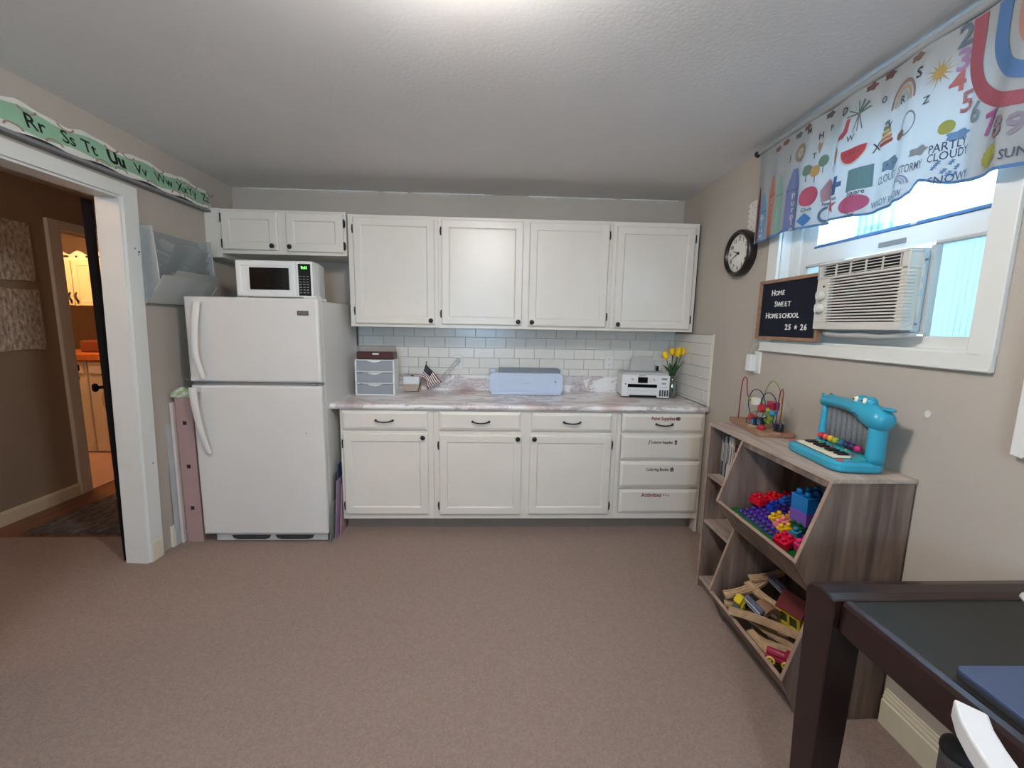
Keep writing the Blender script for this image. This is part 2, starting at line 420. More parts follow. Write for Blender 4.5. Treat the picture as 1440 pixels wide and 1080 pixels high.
# window 1 (right wall) ---------------------------------------------------
g = G(MR)
for a0, a1, b0, b1 in ((1.125, 2.215, 1.335, WZ0), (1.125, WS0, WZ0, 2.325), (WS1, 2.215, WZ0, 2.325), (1.125, 2.215, WZ1, 2.325)):
    g.box(a0, a1, b0, b1, 0, .016)
g.box(1.125, 2.215, 1.335, 1.343, .016, .021)
w1 = struct('window_1', g, W['trim'], 'white sash window above the air conditioner', bev=.003)
def wp(name, g, m=W['trim'], bev=.002, **k): return part(name, g, m, w1, bev, **k)
g = G(MR); g.box(WS0, WS1, WZ0 - .004, WZ0 + .010, -.12, .0); g.box(WS0, WS0 + .008, WZ0, WZ1, -.046, .0); g.box(WS1 - .008, WS1, WZ0, WZ1, -.12, .0); wp('window_sill', g)
g = G(MR)
g.box(WS0, WS0 + .075, WZ0, WZ1, -.10, -.046); g.box(WS0 + .075, WS0 + .095, WZ0, WZ1, -.10, -.058); g.box(WS0 + .095, WS0 + .125, WZ0, WZ1, -.10, -.05)
g.box(WS1 - .022, WS1, WZ0, WZ1, -.10, -.046); g.box(WS0, WS1, WZ0, 1.437, -.10, -.046); g.box(WS0, WS1, WZ1 - .03, WZ1, -.10, -.046)
wp('window_frame', g)
g = G(MR)
g.box(1.33, 2.123, 1.76, 1.835, -.078, -.05); g.box(1.33, 1.385, 1.835, WZ1 - .03, -.078, -.05); g.box(2.105, 2.123, 1.835, WZ1 - .03, -.078, -.05)
wp('lower_sash', g)
g = G(MR); g.box(1.37, 2.11, 1.835, 1.846, -.062, -.048); g.box(1.38, 2.10, 1.846, 1.850, -.06, -.052)
wp('glazing_bead', g, colr(.30, .45, .62))
g = G(MR); g.box(1.385, 2.105, 1.845, WZ1 - .03, -.068, -.064)
wp('pane', g, thin_glass('window_glass'), 0)
g = G(MR); g.box(1.72, 1.83, 1.778, 1.797, -.052, -.044); wp('sash_lift', g, W['greyp'])
g = G(MR); g.lathe([(.011, 0), (.011, .012), (.004, .016)], (1.85, 1.838, -.052), (0, 1, 0), 12); g.box(1.845, 1.855, 1.838, 1.86, -.056, -.05)
wp('sash_lock', g, W['trim'], 0)
pleat = translucent('accordion_vinyl', (.82, .88, .88), .22)
for (s0, s1) in ((1.957, 2.123), (1.33, 1.545)):
    n = 9 if s0 > 1.9 else 10
    for k in range(n):
        a = s0 + (s1 - s0) * k / n; b = s0 + (s1 - s0) * (k + 1) / n; c = (a + b) / 2
        g = G(MR); g.prism([(a, -.062), (c, -.052), (b, -.062), (b, -.060), (c, -.050), (a, -.060)], 1.437, 1.752, M=Matrix(((1, 0, 0, 0), (0, 0, 1, 0), (0, 1, 0, 0), (0, 0, 0, 1))))
        wp('accordion_pleat', g, pleat, 0)
g = G(MR); g.box(1.945, 2.123, 1.752, 1.764, -.075, -.045); g.box(1.33, 1.56, 1.752, 1.764, -.075, -.045); g.box(1.945, 1.957, 1.437, 1.752, -.07, -.045)
wp('accordion_rail', g, W['lgrey'])
# ribbed outside shutter beside the glass
g = G(MR)
for k in range(5): g.box(1.30 + k * .035, 1.325 + k * .035, 1.2, 2.5, -.32, -.29)
g.box(1.28, 1.48, 1.2, 2.5, -.34, -.32)
solo('outside_shutter', g, pm('shutter_blue', (.50, .66, .78), .6, noise=(5, .05)), 'pale blue ribbed shutter outside the window, left of the glass', 'shutter', bev=.003)

# ================================================================== TILES, COUNTER, CABINETS
CT, CZ = .877, 1.045          # counter underside, top of the backsplash curb
bs = thing('tile_backsplash', 'white subway tile backsplash between the counter and wall cabinets', 'backsplash', (0, 0, CZ))
g = G(MB); g.box(-1.11, XR, CZ, 1.44, 0, .004); g.v and None
part('grout_bed', g, W['grout'], bs)
bs2 = thing('tile_backsplash', 'white subway tile return on the right wall at the counter end', 'backsplash', (XR, -.3, .92))
g = G(MR); g.box(.014, .617, .92, 1.408, 0, .004); part('grout_bed', g, W['grout'], bs2)
g = G(MR); g.box(.612, .620, .915, 1.412, 0, .008); part('edge_trim', g, W['cream'], bs2)
_tm = {}
def tile(M, a0, a1, b0, b1):
    bs_ = bs2 if M is MR else bs
    k = (round(a1 - a0, 3), round(b1 - b0, 3), M is MR)
    if k not in _tm:
        g = G(frame((0, 0, 0), M.col[0][:3], M.col[1][:3], M.col[2][:3])); w, h = (a1 - a0), (b1 - b0)
        g.panel(0, w, 0, h, [(0, 0), (0, .0055), (.0018, .0075)])
        me = bpy.data.meshes.new('tile'); me.from_pydata([tuple(v) for v in g.v], [], g.f); me.materials.append(W['tile']); _tm[k] = me
    o = bpy.data.objects.new('tile', _tm[k]); COL.objects.link(o); o.parent = bs_
    o.location = M @ Vector((a0, b0, .003 + random.random() * .0009)) - LOC[bs_.name]
rows = [(1.045, 1.100), (1.1015, 1.181), (1.1825, 1.2615), (1.263, 1.346), (1.3475, 1.43)]
P = .1625
for i, (b0, b1) in enumerate(rows):
    x = -.714 - P * 4 + (P / 2 if i % 2 == 1 else 0) + (.0 if i < 3 else .05)
    joints = []
    while x < XR + .2:
        w = P * (1.24 if (i == 2 and -.42 < x < -.3) or (i == 3 and .6 < x < .75) or (i == 1 and .2 < x < .35) else 1)
        joints.append((x, x + w)); x += w
    for a, b in joints:
        a, b = max(a, -1.105), min(b, XR - .008)
        if b - a > .02: tile(MB, a + .001, b - .001, b0, b1)
rrow = [(.92, .94), (.9415, 1.019), (1.0205, 1.0995), (1.101, 1.181), (1.1825, 1.2615), (1.263, 1.346), (1.3475, 1.405)]
for i, (b0, b1) in enumerate(rrow):
    x = -.10 if i % 2 else -.02
    while x < .61:
        a, b = max(x, .008), min(x + P, .611)
        if b - a > .02: tile(MR, a + .001, b - .001, b0, b1)
        x += P
# counter
g = G(MB)
prof = [(.001, CT), (.62, CT), (.634, CT + .003), (.642, CT + .012), (.644, CT + .022), (.640, CT + .032), (.630, CT + .037), (.615, .915), (.030, .915), (.022, .920), (.020, .93), (.020, 1.036), (.014, CZ - .001), (.001, CZ - .001)]
g.rings([[(x, z, d) for d, z in prof] for x in (-1.112, XR - .009)])
solo('worktop', g, W['marble'], 'grey-white marble laminate countertop with rounded front and low upstand', 'countertop')

def door(parent, x0, x1, z0, z1, d, hinge, knob, raised=False, hz=None):
    """slab in front of depth d; hinge side 'L'/'R'; knob (x, z)"""
    g = G(MB)
    if raised: lv = [(0, d), (0, d + .010), (.005, d + .013), (.020, d + .019), (.023, d + .019)]
    else: lv = [(0, d), (0, d + .015), (.007, d + .020), (.052, d + .020), (.058, d + .013), (.066, d + .0135)]
    g.panel(x0, x1, z0, z1, lv)
    o = part('drawer' if raised else 'door', g, W['cab'], parent, bev=.0012, seg=1)
    if hinge:
        hx = x0 if hinge == 'L' else x1; sg = -1 if hinge == 'L' else 1
        for z in hz:
            g = G(MB); g.cyl((hx + sg * .004, z - .028, d + .012), (hx + sg * .004, z + .028, d + .012), .0055, n=8)
            g.prism([(hx + sg * .004, z - .030), (hx + sg * .012, z - .018), (hx + sg * .014, z), (hx + sg * .012, z + .018), (hx + sg * .004, z + .030)][::-sg], d + .001, d + .005)
            part('hinge', g, W['black'], o)
    if knob:
        g = G(MB); g.lathe([(.006, 0), (.006, .010), (.014, .014), (.0165, .020), (.013, .026), (.004, .028)], (knob[0], knob[1], d + .019), (0, 0, 1), 16)
        part('knob', g, W['black'], o)
    return o
def pull(parent, x, z, d):
    g = G(MB); pts = [(x - .058 + .116 * i / 12, z - .002 - .007 * math.sin(PI * i / 12), d + .019 + .004 + .022 * math.sin(PI * i / 12) ** .6) for i in range(13)]
    g.tube(pts, [.0065, .006] + [.0048] * 9 + [.006, .0065], 8)
    for s in (-1, 1): g.cyl((x + s * .056, z - .002, d + .018), (x + s * .056, z - .002, d + .024), .009, .007, n=12)
    part('handle', g, W['black'], parent)

def cab_body(name, label, x0, x1, z0, z1, depth, stiles, rails, group, kick=False):
    """carcass plus face frame: stiles [(x0,x1)], rails [(z0,z1)]"""
    t = thing(name, label, 'cabinet', ((x0 + x1) / 2, -depth / 2, z0), group)
    g = G(MB); b0 = z0 if not kick else .10
    g.box(x0, x1, b0, z1, .010, depth - .019)
    part('carcass', g, W['cab'], t)
    g = G(MB)
    for a, b in stiles: g.box(a, b, b0, z1, depth - .019, depth)
    for a, b in rails: g.box(x0 + .002, x1 - .002, a, b, depth - .018, depth - .0005)
    g.box(x0 + .01, x1 - .01, b0 + .01, z1 - .01, depth - .0195, depth - .012)
    part('face_frame', g, W['cab'], t, bev=.001, seg=1)
    if kick:
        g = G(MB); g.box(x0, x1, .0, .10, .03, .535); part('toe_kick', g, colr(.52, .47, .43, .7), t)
    return t
UD, ZB, ZT = .325, 1.42, 2.188
gu = 'white wall cabinets above the counter'
t = cab_body('wall_cabinet', 'single-door white wall cabinet, leftmost above the counter', -1.05, -.428, ZB, ZT, UD, [(-1.05, -1.0), (-.455, -.428)], [(ZB, 1.45), (2.16, ZT)], gu)
door(t, -1.012, -.450, 1.443, 2.168, UD, 'L', (-.478, 1.470), hz=(1.53, 2.09))
t = cab_body('wall_cabinet', 'double-door white wall cabinet above the pale blue cutting machine', -.427, .812, ZB, ZT, UD, [(-.427, -.39), (.155, .232), (.775, .812)], [(ZB, 1.45), (2.16, ZT)], gu)
door(t, -.403, .172, 1.446, 2.168, UD, 'L', (.145, 1.472), hz=(1.52, 2.09))
door(t, .216, .784, 1.444, 2.166, UD, 'R', (.243, 1.472), hz=(1.52, 2.09))
t = cab_body('wall_cabinet', 'single-door white wall cabinet, rightmost in the corner above the tulips', .813, XR - .018, ZB, ZT, UD, [(.813, .85), (1.39, XR - .018)], [(ZB, 1.45), (2.15, ZT)], gu)
door(t, .840, 1.405, 1.440, 2.157, UD, 'R', (.868, 1.468), hz=(1.51, 2.08))
g = G(MB); g.box(XR - .018, XR - .002, ZB, ZT, 0.01, UD - .02); part('gap_shade_strip', g, W['dgrey'], t)  # dark strip stands in for the shaded gap at the wall
t = cab_body('wall_cabinet', 'short two-door white wall cabinet above the microwave', -1.915, -1.062, 1.905, 2.20, UD, [(-1.915, -1.88), (-1.53, -1.455), (-1.09, -1.062)], [(1.905, 1.94), (2.175, 2.20)], None)
door(t, -1.897, -1.523, 1.930, 2.185, UD, 'L', (-1.555, 1.957), hz=(1.97, 2.14))
door(t, -1.465, -1.078, 1.925, 2.183, UD, 'R', (-1.437, 1.955), hz=(1.97, 2.12))
g = G(MB); g.box(-2.018, -1.915, 1.878, 2.205, .01, UD - .004); part('filler_panel', g, W['cab'], t, bev=.002)

gb = 'white base cabinets under the marble countertop'
BD = .61
t = cab_body('base_cabinet', 'white base cabinet with one drawer and one door beside the fridge', -1.05, -.428, 0, CT, BD, [(-1.05, -1.02), (-.47, -.428)], [(.10, .145), (.705, .735), (.865, CT)], gb, True)
door(t, -1.030, -.463, .140, .712, BD, 'L', (-.495, .690), hz=(.20, .64))
o = door(t, -1.033, -.465, .737, .868, BD, None, None, True); pull(o, -.752, .805, BD)
t = cab_body('base_cabinet', 'white base cabinet with two drawers and two doors in the middle', -.427, .825, 0, CT, BD, [(-.427, -.385), (.165, .235), (.785, .825)], [(.10, .145), (.705, .735), (.862, CT)], gb, True)
door(t, -.389, .173, .137, .708, BD, 'L', (.143, .685), hz=(.20, .63))
door(t, .226, .792, .140, .706, BD, 'R', (.256, .685), hz=(.20, .64))
o = door(t, -.390, .165, .737, .866, BD, None, None, True); pull(o, -.108, .802, BD)
o = door(t, .235, .790, .735, .864, BD, None, None, True); pull(o, .512, .803, BD)
t = cab_body('base_cabinet', 'white base cabinet with a stack of four labelled drawers beside the bookcase', .826, XR - .012, 0, CT, BD, [(.826, .855), (1.425, XR - .012)], [(.10, .15), (.515, .54), (.325, .345), (.715, .735), (.862, CT)], gb, True)
g = G(MB); g.prism([(1.425, 0), (XR - .012, 0), (XR - .012, .1), (1.425, .1)], .5, BD); part('side_foot', g, W['cab'], t)
D4 = [(.737, .864), (.538, .716), (.340, .524), (.150, .322)]
prints = [('Paint Supplies', (.50, .12, .16), .804 + .028, .034), ('Coloring Supplies', (.12, .11, .11), .665, .026), ('Coloring Books', (.13, .12, .12), .470, .030), ('Activities', (.50, .16, .18), .283, .042)]
for i, ((z0, z1), (tx, tc_, tz, sz)) in enumerate(zip(D4, prints)):
    o = door(t, .858 + .002 * i, 1.428 - .001 * i, z0, z1, BD, None, None, True)
    if i == 0: pull(o, 1.150, .795, BD)
    g = G(MB); g.text(tx, sz, (1.140, 1.140, 1.122, 1.092)[i], tz, BD + .0196, sx=(.88, .84, .84, .92)[i], depth=.0002, bold=.0008)
    part('lettering', g, colr(*tc_), o)
    g = G(MB)
    if i == 0:
        g.prism(circle(1.243, tz, .017, .013, 14), BD + .0191, BD + .0199)
        for k in range(4): g.prism(circle(1.235 + .006 * k, tz + .004 * (k % 2), .0022, n=6), BD + .0199, BD + .0203, m=1)
    elif i == 1:
        g.prism([(1.232, .650), (1.246, .650), (1.248, .680), (1.230, .680)], BD + .0191, BD + .0199)
        g.prism([(1.045, .648), (1.050, .650), (1.060, .682), (1.055, .682)], BD + .0191, BD + .0199); g.prism(circle(1.239, .665, .004, .008, 8), BD + .0199, BD + .0203, m=1)
    elif i == 2:
        g.prism([(1.214, .456), (1.237, .456), (1.239, .474), (1.226, .488), (1.212, .474)], BD + .0191, BD + .0199); g.prism(circle(1.226, .466, .005, n=8), BD + .0199, BD + .0203, m=1)
    else:
        for k in range(3): g.prism(star(1.178 + .018 * k, .284 - .002 * k, .007), BD + .0191, BD + .0199)
    part('drawer_icon', g, [colr(.22, .19, .2), colr(.8, .6, .55)], o)
for x, z in ((.262, .44),):
    pass

# ================================================================== FRIDGE
FX0, FX1, FY = -1.897, -1.103, .757
t = thing('refrigerator', 'white top-freezer refrigerator left of the counter', 'refrigerator', ((FX0 + FX1) / 2, -.4, 0))
g = G(MB); g.box(FX0 + .004, FX1, .05, 1.575, .05, .690); part('cabinet_body', g, W['fridge'], t, bev=.006)
for nm, z0, z1 in (('freezer_door', 1.068, 1.587), ('fridge_door', .062, 1.047)):
    g = G(MB); x0, x1 = FX0, FX1 + .002
    g.panel(x0, x1, z0, z1, [(.004, .697), (0, .703), (0, FY - .014), (.004, FY - .004), (.014, FY)])
    dd = part(nm, g, W['fridge'], t, bev=.002, seg=1)
    g = G(MB)
    L = []
    up_ = nm == 'freezer_door'
    N = 18
    for i in range(N + 1):
        u = i / N
        if up_:   # top merges into the door, grip swells towards the seam
            z = 1.555 - .465 * u; out = .010 + .038 * math.sin(PI * min(u * .62 + .05, 1)) ; xc = FX0 + .090 - .012 * math.sin(PI * u) + .022 * max(0, u - .7) / .3 ; rx = .011 + .012 * math.sin(PI * min(1, .25 + u * .75))
            rx = .016 + .010 * (1 - u); 
        else:
            z = 1.040 - .43 * u; out = .055 - .040 * u ** 2.2; xc = FX0 + .050 + .042 * u ** 1.8; rx = .026 - .010 * u
        ry = .012
        L.append([(xc + rx * math.cos(a), z, FY + out + ry * math.sin(a)) for a in [2 * PI * k / 10 for k in range(10)]])
    g.rings(L, smooth=True)
    if up_: g.box(FX0 + .068, FX0 + .112, 1.535, 1.558, FY - .002, FY + .016); g.box(FX0 + .03, FX0 + .118, 1.078, 1.105, FY - .002, FY + .035)
    else: g.box(FX0 + .022, FX0 + .066, 1.005, 1.035, FY - .002, FY + .045); g.box(FX0 + .080, FX0 + .104, .61, .635, FY - .002, FY + .012)
    part('door_handle', g, W['fridge'], dd, bev=.004)
    g = G(MB)
    z = 1.092 if up_ else 1.022
    for k in range(2): g.box(FX0 + .004, FX0 + .034, z - .012 + .012 * k, z - .007 + .012 * k, FY + .001, FY + .030)
    part('handle_clip', g, W['mirror'], dd)
g = G(MB); g.box(FX0 + .01, FX1 - .005, 1.045, 1.07, .69, FY - .02); part('door_gasket', g, W['greyp'], t)
g = G(MB); g.box(-1.175, -1.135, 1.052, 1.064, FY - .03, FY - .004); part('hinge_plate', g, W['mirror'], t)
g = G(MB); g.panel(-1.225, -1.157, 1.484, 1.512, [(0, FY - .001), (0, FY + .003), (.004, FY + .005)]); g.panel(-1.217, -1.165, 1.489, 1.507, [(0, FY + .004), (0, FY + .006)], m=1)
part('badge', g, [colr(.36, .31, .31), colr(.44, .38, .38)], t, label='small brown-grey badge')
g = G(MB); g.cyl((-1.21, .745, FY), (-1.21, .745, FY + .001), .004, n=8); part('scuff_mark', g, W['greyp'], t)
g = G(MB); g.box(-1.19, -1.11, 1.587, 1.603, .66, .745); g.box(-1.15, -1.105, 1.575, 1.592, .60, .70); part('hinge_cover', g, W['white'], t, bev=.006)
g = G(MB); g.box(-1.83, -1.115, .012, .058, .67, .735)
def slot(x0, x1):
    n = 6
    return [(x0, .050), (x0 + .012, .026), (x0 + .04, .018), (x1 - .04, .018), (x1 - .012, .026), (x1, .050)]
g.prism(slot(-1.735, -1.48), .735, .7362, m=1); g.prism(slot(-1.455, -1.20), .735, .7362, m=1)
part('base_grille', g, [W['lgrey'], W['dgrey']], t, bev=.002)
for k, x in enumerate((-1.82, -1.16)):
    g = G(MB); g.cyl((x, .0, .6), (x, .06, .6), .022, n=12); part('foot', g, W['dgrey'], t)

# ================================================================== MICROWAVE on the fridge
t = thing('microwave', 'white microwave with black window on top of the refrigerator', 'microwave', (-1.43, -.42, 1.588))
mx0, mx1, mz0, mz1, md = -1.672, -1.190, 1.600, 1.828, .600
g = G(MB); g.rings([[(mx0 + .006 + q, mz0, d), (mx1 - q, mz0, d), (mx1 - q, mz1 - q * .3, d), (mx0 + .006 + q, mz1 - q * .3, d)] for q, d in ((.035, .33), (.02, .36), (0, .50), (0, md - .03))]); part('casing', g, W['white'], t, bev=.006)
g = G(MB); g.panel(mx0, mx1 - .106, mz0, mz1, [(0, md - .03), (0, md - .008), (.008, md), (.03, md), (.036, md - .003), (.05, md - .003)])
dd = part('door', g, W['white'], t, bev=.002)
g = G(MB); g.box(mx0 + .088, mx1 - .148, mz0 + .045, mz1 - .045, md - .004, md + .0015); part('window', g, W['blackp'], dd, bev=.002)
g = G(MB); g.box(mx1 - .105, mx1, mz0, mz1, md - .03, md - .002); part('control_surround', g, W['white'], t, bev=.005)
g = G(MB); g.box(mx1 - .088, mx1 - .012, mz0 + .012, mz1 - .018, md - .002, md + .001); pp = part('control_panel', g, W['blackp'], t)
g = G(MB)
for r in range(7):
    for c in range(3): g.box(mx1 - .082 + c * .022, mx1 - .068 + c * .022, mz0 + .028 + r * .017, mz0 + (.032 if r > 3 else .034) + r * .017, md + .001, md + .0016)
part('button_marks', g, W['greyp'], t, stuff=True)
g = G(MB); g.text('9:41', .024, mx1 - .05, mz1 - .042, md + .0014, depth=.0002, bold=.0006)
part('display_digits', g, pm('green_led', (.2, .9, .2), emis=((.2, .9, .15), 1.2)), t, label='green clock digits')
for x in (mx0 + .05, mx1 - .05):
    for d in (.38, .53):
        g = G(MB); g.cyl((x, 1.588, d), (x, 1.602, d), .012, n=10); part('foot', g, W['dgrey'], t)

# ================================================================== THINGS ON THE COUNTER
# three-drawer organiser
t = thing('drawer_organizer', 'white three-drawer organizer with clear fronts on the counter by the fridge', 'organizer', (-.905, -.235, .915))
ox0, ox1, oz0, oz1, od = -1.045, -.757, .916, 1.182, .300
g = G(MB)
for x in (ox0, ox1 - .012): g.box(x, x + .012, oz0, oz1, .17, od)
for z in (oz0, oz0 + .086, oz0 + .172, oz1 - .010): g.box(ox0, ox1, z, z + .008, .17, od)
g.box(ox0, ox1, oz0, oz1, .165, .173)
part('frame', g, W['white'], t, bev=.0015)
clear = frosted('clear_drawer', (.72, .73, .75), .55)
for k in range(3):
    z0 = oz0 + .010 + k * .086; z1 = z0 + (.074 if k < 2 else .078)
    g = G(MB); g.box(ox0 + .014, ox1 - .014, z0, z1 - .004, od - .012, od - .008); g.box(ox0 + .014, ox1 - .014, z0, z0 + .003, .18, od - .01)
    for x in (ox0 + .014, ox1 - .017): g.box(x, x + .003, z0, z1 - .006, .18, od - .01)
    dr = part('drawer', g, clear, t)
    cx = (ox0 + ox1) / 2
    g = G(MB); n = 10
    g.prism([(cx - .055, z1)] + [(cx - .045 + .09 * i / n, z1 - .007 - .010 * math.sin(PI * i / n)) for i in range(n + 1)] + [(cx + .055, z1)], od - .012, od + .004)
    part('handle', g, W['white'], dr)
    g = G(MB)
    for j in range(5): g.box(ox0 + .03 + random.random() * .03, ox1 - .03 - random.random() * .04, z0 + .004 + j * .006, z0 + .008 + j * .006, .18, od - .03, M=None)
    part('paper_stack', g, colr(.62, .60, .58, .8), dr, stuff=True)
# craft box on the organiser
t = thing('craft_box', 'clear lidded box with a dark red base on top of the drawer organizer', 'box', (-.9, -.235, oz1 + .001))
g = G(MB); g.panel(ox0 + .012, ox1 - .008, 1.184, 1.234, [(.003, .172), (.0, .178), (.0, .285), (.003, .288)]); part('base', g, colr(.30, .12, .12), t, bev=.003)
g = G(MB); g.panel(ox0 + .015, ox1 - .012, 1.234, 1.278, [(.004, .178), (0, .184), (0, .275), (.004, .28)]); part('lid', g, frosted('clear_lid', (.62, .58, .54), .45), t, bev=.004)
g = G(MB); g.box(-.915, -.870, 1.216, 1.228, .285, .296); part('latch', g, W['white'], t, bev=.002)
# white cube timer / box with beige lower half
t = thing('card_box', 'small white box with a beige lower band beside the drawer organizer', 'box', (-.672, -.07, .915))
g = G(MB); g.box(-.738, -.612, .972, 1.034, .045, .105); part('lid', g, W['white'], t, bev=.003)
g = G(MB); g.box(-.738, -.612, .918, .971, .045, .107); part('body', g, colr(.70, .62, .54), t, bev=.003)
g = G(MB); g.lathe([(.012, 0), (.010, .008), (.004, .010)], (-.672, 1.034, .075), (0, 1, 0), 12); part('knob', g, W['dgrey'], t)
# flag
t = thing('desk_flag', 'small american flag on a stick leaning beside the white box', 'flag', (-.56, -.08, .915))
g = G(MB); g.tube([(-.622, .920, .11), (-.555, 1.145, .10)], .0028, 6); g.ball((-.554, 1.150, .10), .005); part('stick', g, colr(.12, .10, .09), t)
def fl(u, v):   # u along the fly, v down the hoist
    hx, hz = -.558 - .030 * v, 1.135 - .105 * v
    x = hx + (.048 + .058 * (1 - v)) * u * (1.15) + .010 * math.sin(u * 5) * v
    z = hz - (.095 + .045 * (1 - v)) * u
    return (x, z, .101 + .012 * math.sin(u * 9 + v * 2))
def fm(u, v):
    if u < .42 and v < .54: return 2
    return 0 if int(v * 13) % 2 == 0 else 1
g = G(MB); g.grid(fl, 24, 26, matf=fm)
g2 = part('flag_cloth', g, [colr(.40, .05, .09), colr(.95, .92, .90), colr(.09, .07, .15)], t)
g = G(MB)
for i in range(5):
    for j in range(4):
        p = fl(.05 + .08 * i, .07 + .12 * j); g.prism(star(p[0], p[1], .0022), p[2] + .0015, p[2] + .002)
part('flag_star', g, colr(.84, .80, .78), t, stuff=True)
# outlet and cable
def outlet(name, label, M, a, b, d0, two=True):
    t = thing(name, label, 'outlet', M @ Vector((a, b, d0)))
    g = G(M); g.panel(a - .035, a + .035, b - .057, b + .057, [(0, d0), (0, d0 + .003), (.004, d0 + .006)]); part('cover_plate', g, W['trim'], t, bev=.001)
    for s in (-1, 1):
        g = G(M); g.prism(circle(a, b + s * .022, .015, .013, 14), d0 + .006, d0 + .008)
        for q in (-.006, .006): g.box(a + q - .0012, a + q + .0012, b + s * .022 - .003, b + s * .022 + .005, d0 + .008, d0 + .0084, m=1)
        g.cyl((a, b + s * .022 - .008, d0 + .008), (a, b + s * .022 - .008, d0 + .0084), .002, n=8, m=1)
        part('socket', g, [W['trim'], W['dgrey']], t)
    return t
outlet('wall_outlet', 'white double outlet on the tiles above the printer', MB, .914, 1.165, .0115)
outlet('wall_outlet', 'white double outlet on the tiles behind the flag cable', MB, -.315, 1.145, .0115)
g = G(MB)
pts = [(-.315, 1.165, .05), (-.335, 1.155, .055), (-.40, 1.08, .05), (-.47, 1.00, .045), (-.53, .945, .06), (-.58, .922, .08)]
g.tube(pts, .004, 6); g.tube([(p[0] + .022, p[1] - .012, p[2]) for p in pts[:4]] + [(-.50, .96, .055), (-.545, .922, .09)], .0035, 6); g.box(-.333, -.300, 1.148, 1.182, .0205, .052)
solo('power_cord', g, W['lgrey'], 'light grey power cord drooping from the outlet behind the flag', 'cord', bev=.003)
# cutting machine
t = thing('cutting_machine', 'pale blue craft cutting machine in the middle of the counter', 'cutting machine', (.225, -.13, .915))
lb = pm('pale_blue_plastic', (.75, .80, .88), .35, noise=(6, .03)); c0, c1, cd_ = -.060, .510, .215
def rr(x0, x1, z0, z1, r, n=5):
    P_ = []
    for cx, cz, a in ((x1 - r, z0 + r, -PI / 2), (x1 - r, z1 - r, 0), (x0 + r, z1 - r, PI / 2), (x0 + r, z0 + r, PI)):
        P_ += [(cx + r * math.cos(a + PI / 2 * i / n), cz + r * math.sin(a + PI / 2 * i / n)) for i in range(n + 1)]
    return P_
g = G(MB); g.prism(rr(c0, c1, .925, 1.085, .035), .045, cd_ - .004); part('housing', g, lb, t, bev=.006)
g = G(MB); g.prism(rr(c0 + .075, c1 - .055, .948, 1.070, .012), cd_ - .006, cd_); part('front_door', g, lb, t, bev=.003)
g = G(MB); g.prism(rr(c0 + .015, c1 - .015, .918, .935, .006), .05, cd_ + .006); part('lower_tray', g, lb, t, bev=.003)
g = G(MB); g.prism(rr(c0 + .070, c1 - .020, 1.078, 1.115, .014), .06, cd_ - .030); part('lid', g, colr(.46, .48, .52), t, bev=.005)
g = G(MB); g.cyl((c0 + .028, 1.083, .13), (c0 + .028, 1.108, .13), .028, .024, n=20); part('dial', g, lb, t, bev=.002)
g = G(MB); g.box(c0 + .02, c1 - .03, .915, .919, .06, cd_); part('rubber_base', g, W['dgrey'], t)
g = G(MB); g.cyl((c1 - .062, 1.02, cd_ - .004), (c1 - .062, 1.02, cd_ + .001), .007, n=12); part('button', g, W['greyp'], t)
g = G(MB); g.box(.19, .255, 1.005, 1.011, cd_, cd_ + .0008); part('logo', g, W['lgrey'], t)
# printer, slightly turned
t = thing('printer', 'white ink-tank printer with rear paper feed on the right of the counter', 'printer', (1.13, -.20, .915))
MP = frame((.948, -.275, .915), Vector((.992, -.125, 0)).normalized(), (0, 0, 1), Vector((-.125, -.992, 0)).normalized())
g = G(MP); g.prism(rr(0, .352, .012, .178, .012), -.205, 0); part('body', g, W['white'], t, bev=.004)
g = G(MP); g.box(.006, .346, .176, .196, -.20, -.012); part('scanner_lid', g, W['lgrey'], t, bev=.005)
g = G(MP); g.box(.045, .262, .130, .164, 0, .003); part('control_strip', g, W['white'], t, bev=.001)
g = G(MP); g.box(.118, .190, .118, .162, .002, .007); part('screen', g, W['blackp'], t, bev=.002)
g = G(MP); g.box(.045, .262, .083, .108, -.0005, .0015); part('output_slot', g, W['blackp'], t)
g = G(MP); g.box(.045, .262, .062, .080, 0, .010); g.box(.045, .262, .032, .058, 0, .006); part('paper_tray', g, W['white'], t, bev=.002)
g = G(MP); g.box(.06, .262, .010, .024, -.003, .0015); part('lower_slot', g, W['blackp'], t)
g = G(MP); g.box(.272, .352, .008, .176, -.02, .006); part('ink_tank_cover', g, W['white'], t, bev=.002)
for k in range(4):
    g = G(MP); g.box(.280 + .018 * k, .292 + .018 * k, .020, .068, .005, .0075); part('ink_window', g, W['dgrey'], t)
g = G(MP); g.box(.292, .332, .145, .158, .006, .0068); g.box(.294, .326, .112, .122, .006, .0068)
for k in range(4): g.box(.283 + .016 * k, .290 + .016 * k, .085, .091, .006, .0068)
part('label_marks', g, W['greyp'], t)
g = G(MP); g.text('EPSON', .016, .150, .171, .0005, depth=.0003, bold=.0004); part('lettering', g, W['greyp'], t)
g = G(MP); g.cyl((.078, .145, .003), (.078, .145, .005), .009, n=14); g.cyl((.235, .145, .003), (.235, .145, .005), .009, n=14); g.cyl((.215, .128, .003), (.215, .128, .005), .004, n=10); part('button', g, W['lgrey'], t)
g = G(MP); g.cyl((.028, .107, -.001), (.028, .107, .001), .005, n=10); part('card_slot', g, W['blackp'], t)
g = G(MP); vs = [(.09, .19, -.165), (.285, .19, -.165), (.268, .300, -.215), (.105, .300, -.215)]
g.rings([vs, [(a, b + .002, c - .006) for a, b, c in vs]]); part('rear_paper_feed', g, W['lgrey'], t, bev=.001)
g = G(MP); g.box(.290, .305, .19, .235, -.18, -.15); part('feed_hinge', g, W['blackp'], t)
